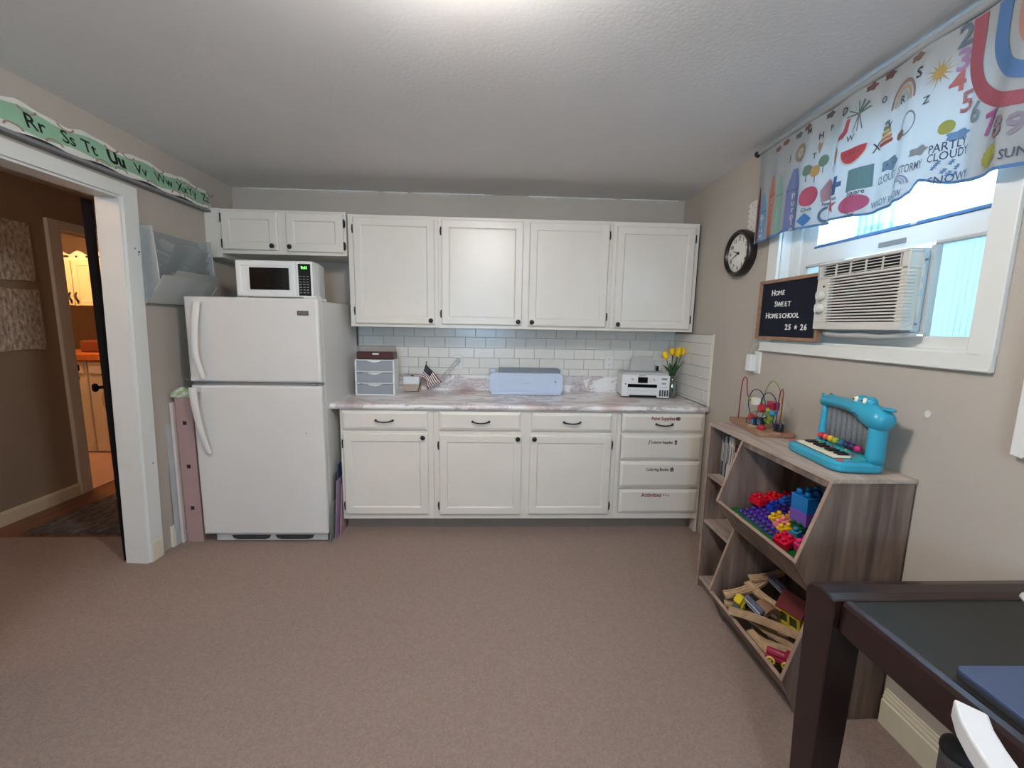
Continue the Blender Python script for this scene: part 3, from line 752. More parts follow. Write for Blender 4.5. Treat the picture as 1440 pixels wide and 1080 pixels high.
g = G(MP)
for q in ((-.06,), (-.13,)): g.prism([(q[0] - .014, .018), (q[0] - .004, .015), (q[0] + .006, .032), (q[0] - .004, .036)], .3515, .3545, M=Matrix(((0, 0, 1, 0), (0, 1, 0, 0), (1, 0, 0, 0), (0, 0, 0, 1))))
part('side_vent', g, W['blackp'], t)
# vase of tulips
VX, VY = 1.352, -.235
t = thing('tulip_vase', 'clear glass vase holding yellow tulips in the counter corner', 'vase', (VX, VY, .915))
g = G(); g.lathe([(.034, 0), (.040, .004), (.044, .03), (.040, .09), (.033, .135), (.037, .175), (.035, .175), (.031, .135), (.037, .09), (.040, .03), (.036, .008), (.001, .007)], (VX, VY, .9155), n=24)
part('glass', g, thin_glass('vase_glass', (.93, .95, .93), .10), t)
green = pm('leaf_green', (.20, .36, .17), .5, noise=(9, .2)); yel = pm('tulip_yellow', (.93, .76, .07), .5, noise=(12, .1))
heads = [(-.058, .0, .305), (-.005, .02, .335), (.030, -.01, .338), (.062, .01, .335), (.040, .03, .322), (.015, -.03, .325)]
for i, (dx, dy, dz) in enumerate(heads):
    g = G(); b = Vector((VX + dx * .1, VY + dy * .1, .93)); e = Vector((VX + dx, VY + dy, .915 + dz))
    mid = Vector((VX + dx * .25, VY + dy * .3, 1.10))
    pts = [b * (1 - u) ** 2 + mid * 2 * u * (1 - u) + e * u * u for u in [k / 8 for k in range(9)]]
    g.tube(pts, .003, 6); st = part('stem', g, green, t)
    g = G(); tilt = (e - mid).normalized()
    for k in range(6):
        a = 2 * PI * k / 6; rr_ = .023 if k % 2 == 0 else .019
        Mx = Matrix.Translation(e) @ tilt.to_track_quat('Z', 'Y').to_matrix().to_4x4() @ Matrix.Rotation(a, 4, 'Z') @ Matrix.Translation((.011, 0, .022)) @ Matrix.Rotation(-.10, 4, 'Y')
        g.ball((0, 0, 0), (.0115, rr_ * .8, .031), 10, M=Mx)
    part('blossom', g, yel, st)
for i in range(11):
    a = i * 2.4 + .5; ln = .13 + .05 * random.random(); g = G(); L = []; out = .05 + .035 * random.random()
    for k in range(7):
        u = k / 6; w = .015 * math.sin(PI * min(1, u * .9 + .08)); r = out * u ** 1.3; z = 1.055 + ln * u - .03 * u * u
        c = Vector((VX + r * math.cos(a), VY + r * math.sin(a), z)); sd = Vector((-math.sin(a), math.cos(a), 0)) * w
        L.append([c - sd, c + Vector((math.cos(a), math.sin(a), 0)) * .003, c + sd, c + Vector((math.cos(a), math.sin(a), 0)) * .002 - Vector((0, 0, .001))])
    g.rings(L, smooth=True); part('leaf', g, green, t)

# ================================================================== LEFT SIDE
# alphabet banner
t = thing('alphabet_banner', 'green alphabet wall strip with wavy white border above the doorway', 'banner', ML @ Vector((-1.2, 2.18, .0)))
BZ = 2.258; tl = .24
def bn(y, z, off=0):      # banner leans out at its foot
    d = .010 + (2.33 - z) * tl + off
    return (y, z, d)
y0, y1 = -2.3, -.305
g = G(ML); N = 150
topf = lambda y: 2.322 + .010 * math.sin(y * 21) + .004 * math.sin(y * 47); botf = lambda y: 2.196 + .007 * math.sin(y * 23 + 2)
L = []
for i in range(N + 1):
    y = y0 + (y1 - y0) * i / N; a, b = bn(y, botf(y)), bn(y, topf(y)); L.append([a, b, (b[0], b[1], b[2] - .003), (a[0], a[1], a[2] - .003)])
g.rings(L); part('border_card', g, W['paper'], t)
g = G(ML); L = []
for i in range(N + 1):
    y = y0 + .01 + (y1 - y0 - .02) * i / N; a, b = bn(y, 2.215 + .008 * math.sin(y * 20 + 1), .001), bn(y, 2.302 + .010 * math.sin(y * 21), .001); L.append([a, b, (b[0], b[1], b[2] - .0005), (a[0], a[1], a[2] - .0005)])
g.rings(L); part('green_strip', g, pm('banner_green', (.56, .72, .60), .8, noise=(7, .10)), t)
g = G(ML)
for j, y in enumerate([-1.72, -1.49, -1.33, -1.10, -1.0, -.80, -.62, -.52, -.36]):
    up_ = j % 2 == 0
    for top in (0, 1):
        cy = y + (.08 if top else 0); cz = 2.312 if top else 2.205; R0, R1 = .030, .040
        a = [(cy + R1 * math.cos(PI * k / 10), cz + (-1 if top else 1) * R1 * .55 * math.sin(PI * k / 10)) for k in range(11)]
        b = [(cy + R0 * math.cos(PI * k / 10), cz + (-1 if top else 1) * R0 * .55 * math.sin(PI * k / 10)) for k in range(10, -1, -1)]
        P3 = [bn(p[0], p[1], .0018) for p in a + b]; P4 = [bn(p[0], p[1], .0012) for p in a + b]
        g.rings([P4, P3])
part('border_arc', g, colr(.66, .50, .46), t, stuff=True)
g = G(ML)
for tx, y, s, bo in (('Qq', -1.60, .085, .001), ('Rr', -1.395, .085, .001), ('Ss', -1.255, .078, .001), ('Tt', -1.155, .078, .001), ('Uu', -1.01, .082, .004), ('Vv', -.86, .076, .0008), ('Ww', -.70, .074, .0008), ('Xx', -.555, .074, .0008), ('Yy', -.47, .070, .0008), ('Zz', -.345, .068, .001)):
    g = G(ML); g.text(tx, s, y, BZ, fn=lambda a, b: bn(a, b, .0022), bold=bo, sx=1.0); part('lettering', g, colr(.08, .09, .08), t)
g = G(ML); g.box(y0, y1, 2.176, 2.190, .002, .045); g.box(y0, y1, 2.176, 2.205, .002, .008); part('shaded_underside', g, W['greyp'], t)  # grey strip stands in for the shadowed gap and underside below the banner

# acrylic file holder on the left wall
t = thing('wall_file_holder', 'clear grey tiered file holder with papers on the wall beside the doorway', 'file holder', ML @ Vector((-.64, 1.53, 0)))
acr = frosted('smoky_acrylic', (.70, .72, .72), .40); acr2 = frosted('smoky_acrylic_edge', (.76, .77, .75), .80)
g = G(ML); g.box(-.888, -.405, 1.535, 1.955, .004, .008); part('back_plate', g, acr, t)
for y in (-.888, -.409):
    g = G(ML); g.prism([(1.535, .008), (1.965, .008), (1.965, .085), (1.66, .11), (1.535, .03)], y, y + .004, M=Matrix(((0, 0, 1, 0), (1, 0, 0, 0), (0, 1, 0, 0), (0, 0, 0, 1)))); part('side_plate', g, acr, t)
    g = G(ML); g.tube([(y + .002, 1.965, .085), (y + .002, 1.66, .11), (y + .002, 1.537, .03)], .0028, 6); part('edge_highlight', g, acr2, t)
for k in range(4):
    z = 1.90 - k * .068; g = G(ML)
    n = 14; P_ = [(-.884 + .475 * i / n, z + .010 * math.sin(i * .9 + k)) for i in range(n + 1)]
    L = [[(y, zz_, .078), (y, zz_ - .075, .045), (y, zz_ - .075, .043), (y, zz_, .075)] for y, zz_ in P_]
    g.rings(L); part('tier_pocket', g, acr, t)
g = G(ML); L = [[(y, 1.70 + .004 * math.sin(y * 30), .13), (y, 1.540, .035), (y, 1.538, .033), (y, 1.70, .127)] for y in [-.884 + .047 * i for i in range(11)]]
g.rings(L); part('front_pocket', g, acr2, t)
for k, (a, b, dz, c) in enumerate(((-.84, -.47, -.06, (.62, .62, .58)), (-.82, -.44, -.045, (.60, .57, .50)), (-.80, -.42, -.03, (.66, .66, .63)))):
    g = G(ML); d0 = .040 + .016 * k
    g.rings([[(a, 1.56, .022 + .004 * k), (b - .03, 1.56, .022 + .004 * k), (b - .03, 1.56, .023 + .004 * k), (a, 1.56, .023 + .004 * k)],
             [(a, 1.765 + dz, d0 + .075), (b, 1.765 + dz, d0 + .085), (b, 1.765 + dz, d0 + .086), (a, 1.765 + dz, d0 + .076)]])
    solo('paper_sheet', g, colr(*c, .8), ['pale green-grey sheet at the back of the wall file holder pocket', 'beige sheet in the middle of the wall file holder pocket', 'light sheet at the front of the wall file holder pocket'][k], 'paper', 'papers in the wall file holder')

# pink board and white boards between the wall and the fridge
t = thing('pink_pegboard_box', 'tall flat pink box with three dark square holes between wall and refrigerator', 'box', (-1.955, -.55, 0))
px0, px1, pz = -2.020, -1.918, .965
g = G(MB); g.box(px0, px1, .0, pz, .28, .735); part('box_body', g, W['pinkbox'], t, bev=.003)
for z in (.235, .515, .80):
    g = G(MB); g.box((px0 + px1) / 2 - .011, (px0 + px1) / 2 + .011, z - .012, z + .012, .734, .7362); part('square_hole', g, colr(.17, .08, .11), t)
g = G(MB); g.prism([(-2.052, 0), (-2.036, 0), (-2.030, .93), (-2.046, .93)], .30, .745)
solo('white_foam_board', g, colr(.84, .79, .76, .7), 'tall white foam board standing between the pink box and door casing', 'board', bev=.001)
g = G(MB); g.prism([(-2.060, 0), (-2.056, 0), (-2.050, .80), (-2.054, .80)], .30, .78)
solo('shaded_gap_panel', g, colr(.72, .72, .72), 'thin grey panel put in for the shaded gap next to the door casing', 'board')  # grey sheet stands in for the shaded gap beside the casing
g = G(MB)
def pk(u, v):
    x = -2.035 + .155 * u; z = .968 + .050 * math.sin(PI * u) + .022 * math.sin(7 * u + 3 * v) * math.sin(PI * v) + .014
    return (x, z, .74 - .22 * v)
g.grid(pk, 12, 8, matf=lambda u, v: 0 if (math.sin(9 * u + 6 * v) > -.1) else 1)
g.grid(lambda u, v: (pk(u, v)[0], .9665, pk(u, v)[2]), 12, 8); 
g.grid(lambda u, v: (pk(u, 0)[0], .9665 + (pk(u, 0)[2 - 1] - .9665) * v, .742 + .006 * math.sin(11 * u + 7 * v)), 16, 6, matf=lambda u, v: 0 if math.sin(14 * u - 9 * v) > 0 or (u > .6 and v > .5) else 1)
solo('napkin_package', g, [colr(.66, .72, .52, .3), colr(.82, .82, .78, .3)], 'green and white crinkled package lying on the pink box', 'package')
# posters in the gap between the fridge and base cabinet
gp = 'folders and posters standing between refrigerator and cabinet'
for k, (x, z1, d0, d1, c, lb_) in enumerate([(-1.096, .44, .45, .700, (.46, .43, .40), 'grey-brown folder against the refrigerator side'), (-1.090, .26, .50, .760, (.50, .52, .50), 'grey-green magazine, frontmost in the gap by the refrigerator'),
        (-1.080, .50, .45, .665, (.22, .27, .40), 'dark blue poster board, tallest in the gap'), (-1.074, .40, .45, .710, (.60, .50, .60), 'purple poster board in the gap by the cabinet'), (-1.062, .36, .45, .655, (.76, .60, .64), 'pink poster board touching the base cabinet')]):
    g = G(MB); g.rings([[(x - .003, 0, d0), (x + .001, 0, d0), (x + .001, 0, d1), (x - .003, 0, d1)], [(x + .002, z1, d0), (x + .006, z1, d0), (x + .006, z1 - .01, d1 - .05), (x + .002, z1 - .01, d1 - .05)]])
    solo('poster_board', g, colr(*c, .6), lb_, 'poster board', gp)

# dark hallway door seen edge-on
t = thing('hall_door', 'dark brown door swung open into the hallway beyond the white casing', 'door', (-2.25, -.90, 0))
dv = Vector((-.667, .745, 0)); dn = Vector((.745, .667, 0))
MD = frame(Vector((-2.207, -.955, 0)), dv, (0, 0, 1), dv.cross(Vector((0, 0, 1))))
g = G(MD); g.box(0, .74, .008, 2.075, -.022, .022)
for z0, z1 in ((.2, .95), (1.15, 1.9)):
    pass
part('door_slab', g, W['darkdoor'], t, bev=.002)
g = G(MD)
for s in (-1, 1): g.lathe([(.026, .022), (.026, .028), (.010, .032), (.010, .05), (.026, .058), (.030, .072), (.020, .084), (.002, .086)], (.68, .98, 0), (0, 0, s), 16)
part('door_knob', g, W['darkdoor'], t)
# hall art
art = pm('speckled_art', (.90, .88, .84), .8, noise=(30, .5), col2=(.52, .47, .43), stretch=(1, 1.6, .7))
for k, (z0, z1, ye, lb_) in enumerate([(1.70, 2.12, -.085, 'upper speckled white art sheet on the hallway wall'), (1.205, 1.645, -.075, 'lower speckled white art sheet on the hallway wall')]):
    g = G(); n = 10
    L = []
    for i in range(n + 1):
        u = i / n; y = ye - .62 * (1 - u)
        w = .006 * math.sin(u * 9 + k)
        L.append([(-3.428, y, z0 + w), (-3.421 - .002 * math.sin(u * 5), y, z0 + w), (-3.421, y, z1 - w), (-3.428, y, z1 - w)])
    g.rings(L); solo('art_sheet', g, art, lb_, 'artwork', 'art sheets on the hallway wall')
# rug
g = G(); n = 40
P_ = [(-3.17, -.60), (-2.30, -.62), (-2.28, .55), (-3.13, .55)]
g.prism(P_, .0, .012); 
for i in range(60):
    x = -3.16 + .86 * i / 59; g.box(x, x + .006, -.635 - .02 * random.random(), -.60, .0, .006)
solo('hall_rug', g, W['rug'], 'grey brown fringed rug on the dark hallway floor', 'rug')

# laundry -------------------------------------------------------------
def washer(x0, x1, lab, cat, dark, group):
    y = 1.15; zc = .58; cx = (x0 + x1) / 2
    t = thing(cat, lab, cat, (cx, y + .33, .004), group)
    MW = frame((0, y, 0), (1, 0, 0), (0, 0, 1), (0, -1, 0))
    g = G(MW); g.box(x0, x1, .012, 1.0, -.68, 0); part('cabinet_body', g, W['white'], t, bev=.012)
    g = G(MW); g.lathe([(.215, 0), (.222, .012), (.205, .030), (.150, .022), (.150, .012)], (cx, zc, 0), (0, 0, 1), 28); dr = part('door_ring', g, W['lgrey'], t)
    g = G(MW); g.lathe([(.150, .010), (.150, .020), (.10, .030), (.001, .034)], (cx, zc, 0), (0, 0, 1), 24); part('door_glass', g, W['blackp'], dr)
    g = G(MW); g.box(x0 + .02, x1 - .02, .865, .985, 0, .010); part('control_panel', g, W['white'], t, bev=.003)
    g = G(MW); g.lathe([(.035, .01), (.032, .03), (.001, .032)], (cx, .925, 0), (0, 0, 1), 16); part('dial', g, W['lgrey'], t)
    g = G(MW); g.box(x1 - .17, x1 - .06, .895, .955, .010, .013); g.box(x1 - .14, x1 - .08, .80, .83, .0, .006); part('display', g, W['blackp'], t)
    g = G(MW); g.box(x0 + .02, x1 - .02, .02, .11, 0, .004); part('kick_plate', g, W['white'], t)
washer(-5.00, -4.315, 'white front-loading washing machine, left one in the laundry room', 'washing machine', 0, None)
washer(-4.305, -3.62, 'white front-loading dryer, right one beside the laundry doorway', 'dryer', 1, None)
g = G(); g.box(-5.0, -3.65, 1.12, 1.9, 1.004, 1.07)
solo('laundry_shelf_board', g, pm('orange_lit_wood', (.80, .48, .28), .4, noise=(6, .1)), 'wooden board with orange lamplight in its colour across the washer and dryer', 'board', bev=.004)  # orange glow of the laundry lamp put into the wood colour
g = G(); g.box(-4.55, -4.15, 1.35, 1.75, 1.071, 1.20)
solo('laundry_basket', g, colr(.45, .25, .16, .7), 'low brown basket on the board over the washing machines', 'basket', bev=.02, seg=3)
t = thing('laundry_cabinet', 'cream two-door wall cabinet with curved black handles in the laundry', 'cabinet', (-4.6, 1.7, 1.575))
MW = frame((0, 1.5, 0), (1, 0, 0), (0, 0, 1), (0, -1, 0))
g = G(MW); g.box(-5.05, -4.20, 1.575, 2.07, -.33, 0); part('carcass', g, W['cream'], t)
for x0, x1, hx in ((-5.04, -4.667, -4.695), (-4.655, -4.21, -4.628)):
    g = G(MW); g.panel(x0, x1, 1.58, 2.06, [(0, 0), (0, .018), (.05, .018), (.055, .012)] if x0 > -4.7 else [(0, 0), (0, .018)]); dd = part('door', g, W['cream'], t)
    g = G(MW); g.tube([(hx + .012 * math.sin(2 * PI * k / 8), 1.60 + .12 * k / 8, .022 + .02 * math.sin(PI * k / 8)) for k in range(9)], [.004, .006, .009, .010, .008, .010, .009, .006, .004], 8); part('handle', g, W['black'], dd)
t = thing('scroll_sign', 'white scroll-cut board standing on top of the laundry cabinet', 'sign', (-4.6, 1.55, 2.072))
g = G(MW); n = 24
g.prism([(-5.0, 2.072), (-4.22, 2.072)] + [(-4.22 - .78 * i / n, 2.15 + .022 * math.cos(i * 1.05)) for i in range(n + 1)], -.04, -.025); part('board', g, W['trim'], t)
for k in range(6):
    g = G(MW); cx = -4.85 + .11 * k
    g.prism(circle(cx, 2.108, .034 if k % 3 == 1 else .012, .012, 14), -.025, -.0235); part('cut_out', g, colr(.22, .10, .08), t)
# ceiling bulb in the laundry (visible source)
g = G(); g.lathe([(.09, 0), (.10, -.03), (.05, -.06), (.001, -.065)], (-4.5, .75, H), n=18)
solo('laundry_ceiling_light', g, pm('warm_glass', (.9, .8, .6), emis=((1, .5, .2), 3)), 'round warm ceiling light in the laundry room', 'ceiling light')

# ================================================================== CEILING LAMP
LX, LY = -.115, -2.36
t = thing('ceiling_light', 'round flush-mount ceiling light with frosted dome', 'ceiling light', (LX, LY, H))
g = G(); g.lathe([(.185, -.001), (.19, -.012), (.17, -.024), (.160, -.024)], (LX, LY, H), n=32); part('base_ring', g, W['trim'], t)
g = G(); g.lathe([(.125 * math.cos(a), -.024 - .125 * math.sin(a)) for a in [PI / 2 * k / 8 for k in range(9)]], (LX, LY, H), n=32)
part('glass_dome', g, pm('lit_dome', (.95, .93, .88), .4, emis=((1, .955, .925), CEIL_BULB['energy'] / 3.1)), t)
# unseen lamp of the same kind, added further back as fill light
g = G(); LX2, LY2 = -.115, -4.9
t = thing('ceiling_light', 'added round ceiling light for fill at the rear of the room', 'ceiling light', (LX2, LY2, H))
g = G(); g.lathe([(.185, -.001), (.19, -.012), (.17, -.024), (.160, -.024)], (LX2, LY2, H), n=32); part('base_ring', g, W['trim'], t)
g = G(); g.lathe([(.125 * math.cos(a), -.024 - .125 * math.sin(a)) for a in [PI / 2 * k / 8 for k in range(9)]], (LX2, LY2, H), n=32)
part('glass_dome', g, pm('rear_fill_dome', (.95, .93, .88), .4, emis=((1, .955, .925), 50)), t)

# ================================================================== RIGHT WALL
# clock at 9:41
t = thing('wall_clock', 'round black-rimmed wall clock with white face beside the window valance', 'clock', MR @ Vector((.872, 1.895, 0)))
cs, cz, cr = .872, 1.895, .134
g = G(MR); g.lathe([(cr - .004, 0), (cr, .02), (cr, .042), (cr - .006, .052), (cr - .016, .054), (cr - .024, .048), (cr - .025, .030), (.001, .030)], (cs, cz, 0), (0, 0, 1), 40); part('rim', g, colr(.12, .085, .075, .35), t)
g = G(MR); g.cyl((cs, cz, .0305), (cs, cz, .034), cr - .0255, n=40, smooth=False); part('dial', g, W['paper'], t)
g = G(MR)
for k in range(1, 13):
    a = PI / 2 - 2 * PI * k / 12; g.text(str(k), .031, cs + .083 * math.cos(a), cz + .083 * math.sin(a), .0348, depth=.0002, bold=.0006)
part('numerals', g, colr(.1, .1, .1), t)
g = G(MR)
for k in range(60):
    a = 2 * PI * k / 60; r0 = .098 if k % 5 else .094
    g.tube([(cs + r0 * math.cos(a), cz + r0 * math.sin(a), .0346), (cs + .103 * math.cos(a), cz + .103 * math.sin(a), .0346)], .0008, 4)
part('minute_marks', g, colr(.1, .1, .1), t, stuff=True)
for nm, ang, ln, w in (('hour_hand', 9 + 41 / 60, .052, .004), ('minute_hand', 41 / 5, .080, .003)):
    a = PI / 2 - 2 * PI * ang / 12; g = G(MR); c, s_ = math.cos(a), math.sin(a); dz = .037 if nm == 'hour_hand' else .039
    g.prism([(cs - c * .015 - s_ * w, cz - s_ * .015 + c * w), (cs - c * .015 + s_ * w, cz - s_ * .015 - c * w), (cs + c * ln + s_ * w * .4, cz + s_ * ln - c * w * .4), (cs + c * ln - s_ * w * .4, cz + s_ * ln + c * w * .4)], dz, dz + .001)
    part(nm, g, W['black'], t)
g = G(MR); g.cyl((cs, cz, .034), (cs, cz, .042), .006, n=12); part('hand_cap', g, W['black'], t)
# scalloped paper on wall above the clock
g = G(MR); P_ = []
for z in [2.17 - .028 * k for k in range(6)]:
    P_ += [(.905 - .020 * math.sin(PI * q / 4), z - .028 * q / 4) for q in range(4)]
P_ = [(1.03, 2.17), (.93, 2.175)] + P_ + [(.94, 2.0), (1.03, 2.0)]
g.prism(P_[::-1], .001, .004)
t = solo('scalloped_paper', g, W['paper'], 'white scalloped punched paper on the wall behind the valance end', 'paper')
g = G(MR)
for k in range(8): g.prism(circle(.925 + .02 * (k % 2), 2.155 - .02 * k, .0035, n=8), .004, .0046)
part('punched_hole', g, colr(.5, .47, .43), t, stuff=True)

# letter board
t = thing('letter_board', 'navy felt letter board in a wooden frame left of the air conditioner', 'letter board', MR @ Vector((1.34, 1.39, .02)))
b0, b1, z0, z1 = 1.118, 1.560, 1.398, 1.705
g = G(MR)
for a0, a1, c0_, c1_ in ((b0, b1, z0, z0 + .016), (b0, b1, z1 - .016, z1), (b0, b0 + .016, z0 + .016, z1 - .016), (b1 - .016, b1, z0 + .016, z1 - .016)): g.box(a0, a1, c0_, c1_, .018, .040)
part('frame', g, W['pine'], t, bev=.0015)
g = G(MR); z = z0 + .016
g.box(b0 + .014, b1 - .014, z0 + .014, z1 - .014, .019, .027)
nn = 36; hh = (z1 - z0 - .032) / nn
for k in range(nn): g.box(b0 + .015, b1 - .015, z0 + .016 + hh * k + .001, z0 + .016 + hh * (k + 1) - .001, .027, .030)
part('felt_board', g, pm('navy_felt', (.075, .09, .16), .95, noise=(80, .1)), t)
wl = .0305; lw = colr(.92, .92, .90)
def letter(c, q, x, z, b=.0004):
    g = G(MR); g.text(c, q, x, z, wl, depth=.0008, bold=b); part('letter', g, lw, t)
for tx, s_, z_ in (('HOME', 1.262, 1.632), ('SWEET', 1.300, 1.575), ('HOMESCHOOL', 1.305, 1.517)):
    wds = [(c, .041 if i == 0 else .034) for i, c in enumerate(tx)]; adv = [.72 * q for _, q in wds]; x = s_ - sum(adv) / 2
    for (c, q), a_ in zip(wds, adv): letter(c, q, x + a_ / 2, z_ + (q - .029) * .35); x += a_
for c, x in zip('2526', (1.348, 1.371, 1.453, 1.476)): letter(c, .038, x, 1.462, .0008)
g = G(MR); g.prism(star(1.413, 1.463, .013), .030, .0315)
part('star', g, lw, t)

# air conditioner
t = thing('window_air_conditioner', 'white window air conditioner with horizontal louvers in the window', 'air conditioner', MR @ Vector((1.75, 1.437, 0)))
a0, a1, z0, z1, fd = 1.548, 1.955, 1.455, 1.738, .052
acw = pm('aged_white_plastic', (.80, .785, .75), .45, noise=(6, .03))
# front bezel as frame pieces around recessed louvre area
g = G(MR)
g.box(a0, a1, z0, z0 + .030, 0, fd); g.box(a0, a1, z1 - .012, z1, 0, fd); g.box(a0, a0 + .068, z0 + .030, z1 - .062, 0, fd); g.box(a1 - .026, a1, z0 + .030, z1 - .012, 0, fd); g.box(a0, a0 + .016, z1 - .062, z1 - .012, 0, fd)
g.box(a0, a1, z1 - .070, z1 - .060, 0, fd)
part('front_bezel', g, acw, t, bev=.003)
g = G(MR); g.box(a0 + .01, a1 - .01, z0 + .01, z1 - .005, .0, fd - .020); part('grille_backing', g, colr(.05, .05, .08), t)
nl = 15; zz0 = z0 + .032; zh = (z1 - .072 - zz0) / nl
for k in range(nl):
    zc_ = zz0 + zh * (k + .5)
    g = G(MR); g.box(a0 + .062, a1 - .022, zc_ - .0035, zc_ + .0028, fd - .010, fd + .001); g.box(a1 - .030, a1 + .003, zc_ - .0045, zc_ + .0035, fd - .03, fd + .002)
    g.box(a0 + .004, a0 + .066, zc_ + .004, zc_ + .006, fd - .001, fd + .0012)
    part('louver', g, acw, t, bev=.001, seg=1)
for k in range(6):
    x = a0 + .022 + (a1 - a0 - .054) * k / 5; g = G(MR); g.box(x - .0018, x + .0018, z1 - .060, z1 - .014, fd - .006, fd); part('vent_divider', g, acw, t)
for k in range(4):
    z = z1 - .055 + .0115 * k; g = G(MR); g.box(a0 + .02, a1 - .028, z - .0014, z + .0014, fd - .010, fd - .004); part('vent_vane', g, acw, t)
for z in (1.600, 1.545):
    g = G(MR); g.lathe([(.021, fd), (.021, fd + .004), (.017, fd + .018), (.001, fd + .019)], (a0 + .034, z, 0), (0, 0, 1), 20); g.box(a0 + .030, a0 + .038, z - .016, z + .016, fd + .016, fd + .026)
    part('dial', g, acw, t)
g = G(MR); g.cyl((a0 + .040, 1.638, fd), (a0 + .040, 1.638, fd + .002), .005, n=10); part('sensor', g, W['dgrey'], t)
g = G(MR); g.box(a0 + .015, a1 - .012, z0 - .006, z1 + .004, -.36, .0); part('metal_casing', g, pm('ac_casing', (.74, .80, .83), .4, noise=(8, .03)), t, bev=.003)
g = G(MR); g.box(a1 - .012, a1 + .004, z0 - .006, z1 + .012, -.060, -.032); g.box(a0 + .01, a1, z0 - .014, z0 - .006, -.06, -.01); part('mounting_flange', g, W['lgrey'], t)
g = G(MR)
for z, h in ((1.50, .075), (1.60, .02), (1.64, .045)): g.box(a1 - .0125, a1 - .0112, z, z + h, -.022, -.010)
part('sticker', g, W['paper'], t)
g = G(MR)
for z, d in ((1.478, -.012), (1.474, -.044), (1.70, -.02)): g.cyl((a1 - .012, z, d), (a1 - .006, z, d), .004, n=8)
part('screw', g, W['greyp'], t)
g = G(MR); pts = [(1.56, 1.446, .01), (1.60, 1.436, .02), (1.68, 1.432, .012), (1.76, 1.436, .018), (1.84, 1.431, .010), (1.92, 1.437, .014), (1.96, 1.440, -.01)]
g.tube(pts, [.010, .013, .012, .014, .012, .012, .006], 8)
solo('foam_seal', g, W['lgrey'], 'crumpled light grey weather seal under the air conditioner', 'foam strip')
# cord and plug-in below the letter board
t = thing('plug_adapter', 'white plug-in adapter with a cord under the letter board', 'adapter', MR @ Vector((1.10, 1.20, 0)))
g = G(MR); g.panel(1.075, 1.135, 1.205, 1.330, [(0, 0), (0, .003), (.004, .006)]); part('cover_plate', g, W['trim'], t, bev=.001)
g = G(MR); g.box(1.060, 1.108, 1.215, 1.310, .006, .045); part('adapter', g, W['white'], t, bev=.008, seg=3)
g = G(MR); g.tube([(1.084, 1.308, .03), (1.085, 1.335, .035), (1.098, 1.362, .03), (1.125, 1.380, .022), (1.16, 1.392, .030)], .003, 6); part('cord', g, W['lgrey'], t)
g = G(MR); g.prism(circle(2.05, 1.176, .010, .013, 10), 0, .003)
solo('wall_patch', g, W['trim'], 'small white filler patch on the right wall above the bookcase', 'patch')
g = G(MR); g.box(2.315, 2.95, 1.12, 1.60, .004, .018)
t = thing('white_board', 'white-framed board on the right wall at the picture edge', 'board', MR @ Vector((2.6, 1.12, .004)))
part('board', g, W['paper'], t)
g = G(MR)
for q in ((2.303, 2.33, 1.115, 1.615), (2.94, 2.965, 1.115, 1.615), (2.33, 2.94, 1.115, 1.135), (2.33, 2.94, 1.595, 1.615)): g.box(*q, .002, .026)
part('frame', g, W['trim'], t, bev=.003)

# ------------------------------------------------ valance
t = thing('window_valance', 'white printed learning valance with crayons, numbers and weather over the window', 'valance', MR @ Vector((1.9, 1.93, .05)))
VT, VBm = 2.392, 1.925
def ripple(s_, z):
    k = min(1, max(0, (2.37 - z) / .42))
    q = min(1, max(.15, (s_ - 1.2) / .35))
    return q * (.006 + .018 * k) * math.sin(s_ * 27 + 1.3 * math.sin(s_ * 5)) + .007 * k * math.sin(s_ * 63 + 1)
def VF(s_, z, off=0):
    e = max(0, 1.13 - s_); d = .062 + ripple(s_, z) - e * e * 1.2 + off
    return (s_, z, max(d, .006))
def hem(s_):
    K = [(1.0, 1.915), (1.19, 1.918), (1.30, 1.930), (1.42, 1.913), (1.60, 1.905), (1.75, 1.897), (1.92, 1.900), (1.945, 1.915), (1.965, 1.945), (2.05, 1.915), (2.12, 1.902), (2.25, 1.900), (2.4, 1.915), (2.7, 1.90), (3.0, 1.91)]
    for (a, p), (b, q) in zip(K, K[1:]):
        if a <= s_ <= b: u = (s_ - a) / (b - a); u = u * u * (3 - 2 * u); return p + (q - p) * u
    return 1.91
S0, S1 = 1.045, 2.95
g = G(MR); g.grid(lambda u, v: VF(S0 + (S1 - S0) * u, VT - (VT - hem(S0 + (S1 - S0) * u)) * v), 190, 22); part('cloth', g, W['fabric'], t)
g = G(MR); g.grid(lambda u, v: (lambda s_: (s_, VT - .002 + .014 * math.cos(PI * v), .062 - .020 * math.sin(PI * v) + .0))(S0 + (S1 - S0) * u), 120, 8); g.grid(lambda u, v: (lambda s_: (s_, VT - .002 + .014 * math.cos(PI * v), .062 + .014 * math.sin(PI * v)))(S0 + (S1 - S0) * u), 120, 8)
part('rod_pocket', g, W['fabric'], t)
g = G(MR); L = [[VF(s_, hem(s_) + .007, .002), VF(s_, hem(s_) - .002, .002), VF(s_, hem(s_) - .002, -.002), VF(s_, hem(s_) + .007, -.002)] for s_ in [S0 + (S1 - S0) * i / 190 for i in range(191)]]
g.rings(L); part('hem_binding', g, W['bluegrey'], t)
PR = {}
def soft(c, k=.30): return tuple(x + (.92 - x) * k for x in c)
def emit(gg, col, name='printed_shape'):
    if gg.f: part(name, gg, colr(*soft(col), .4, 't'), t)
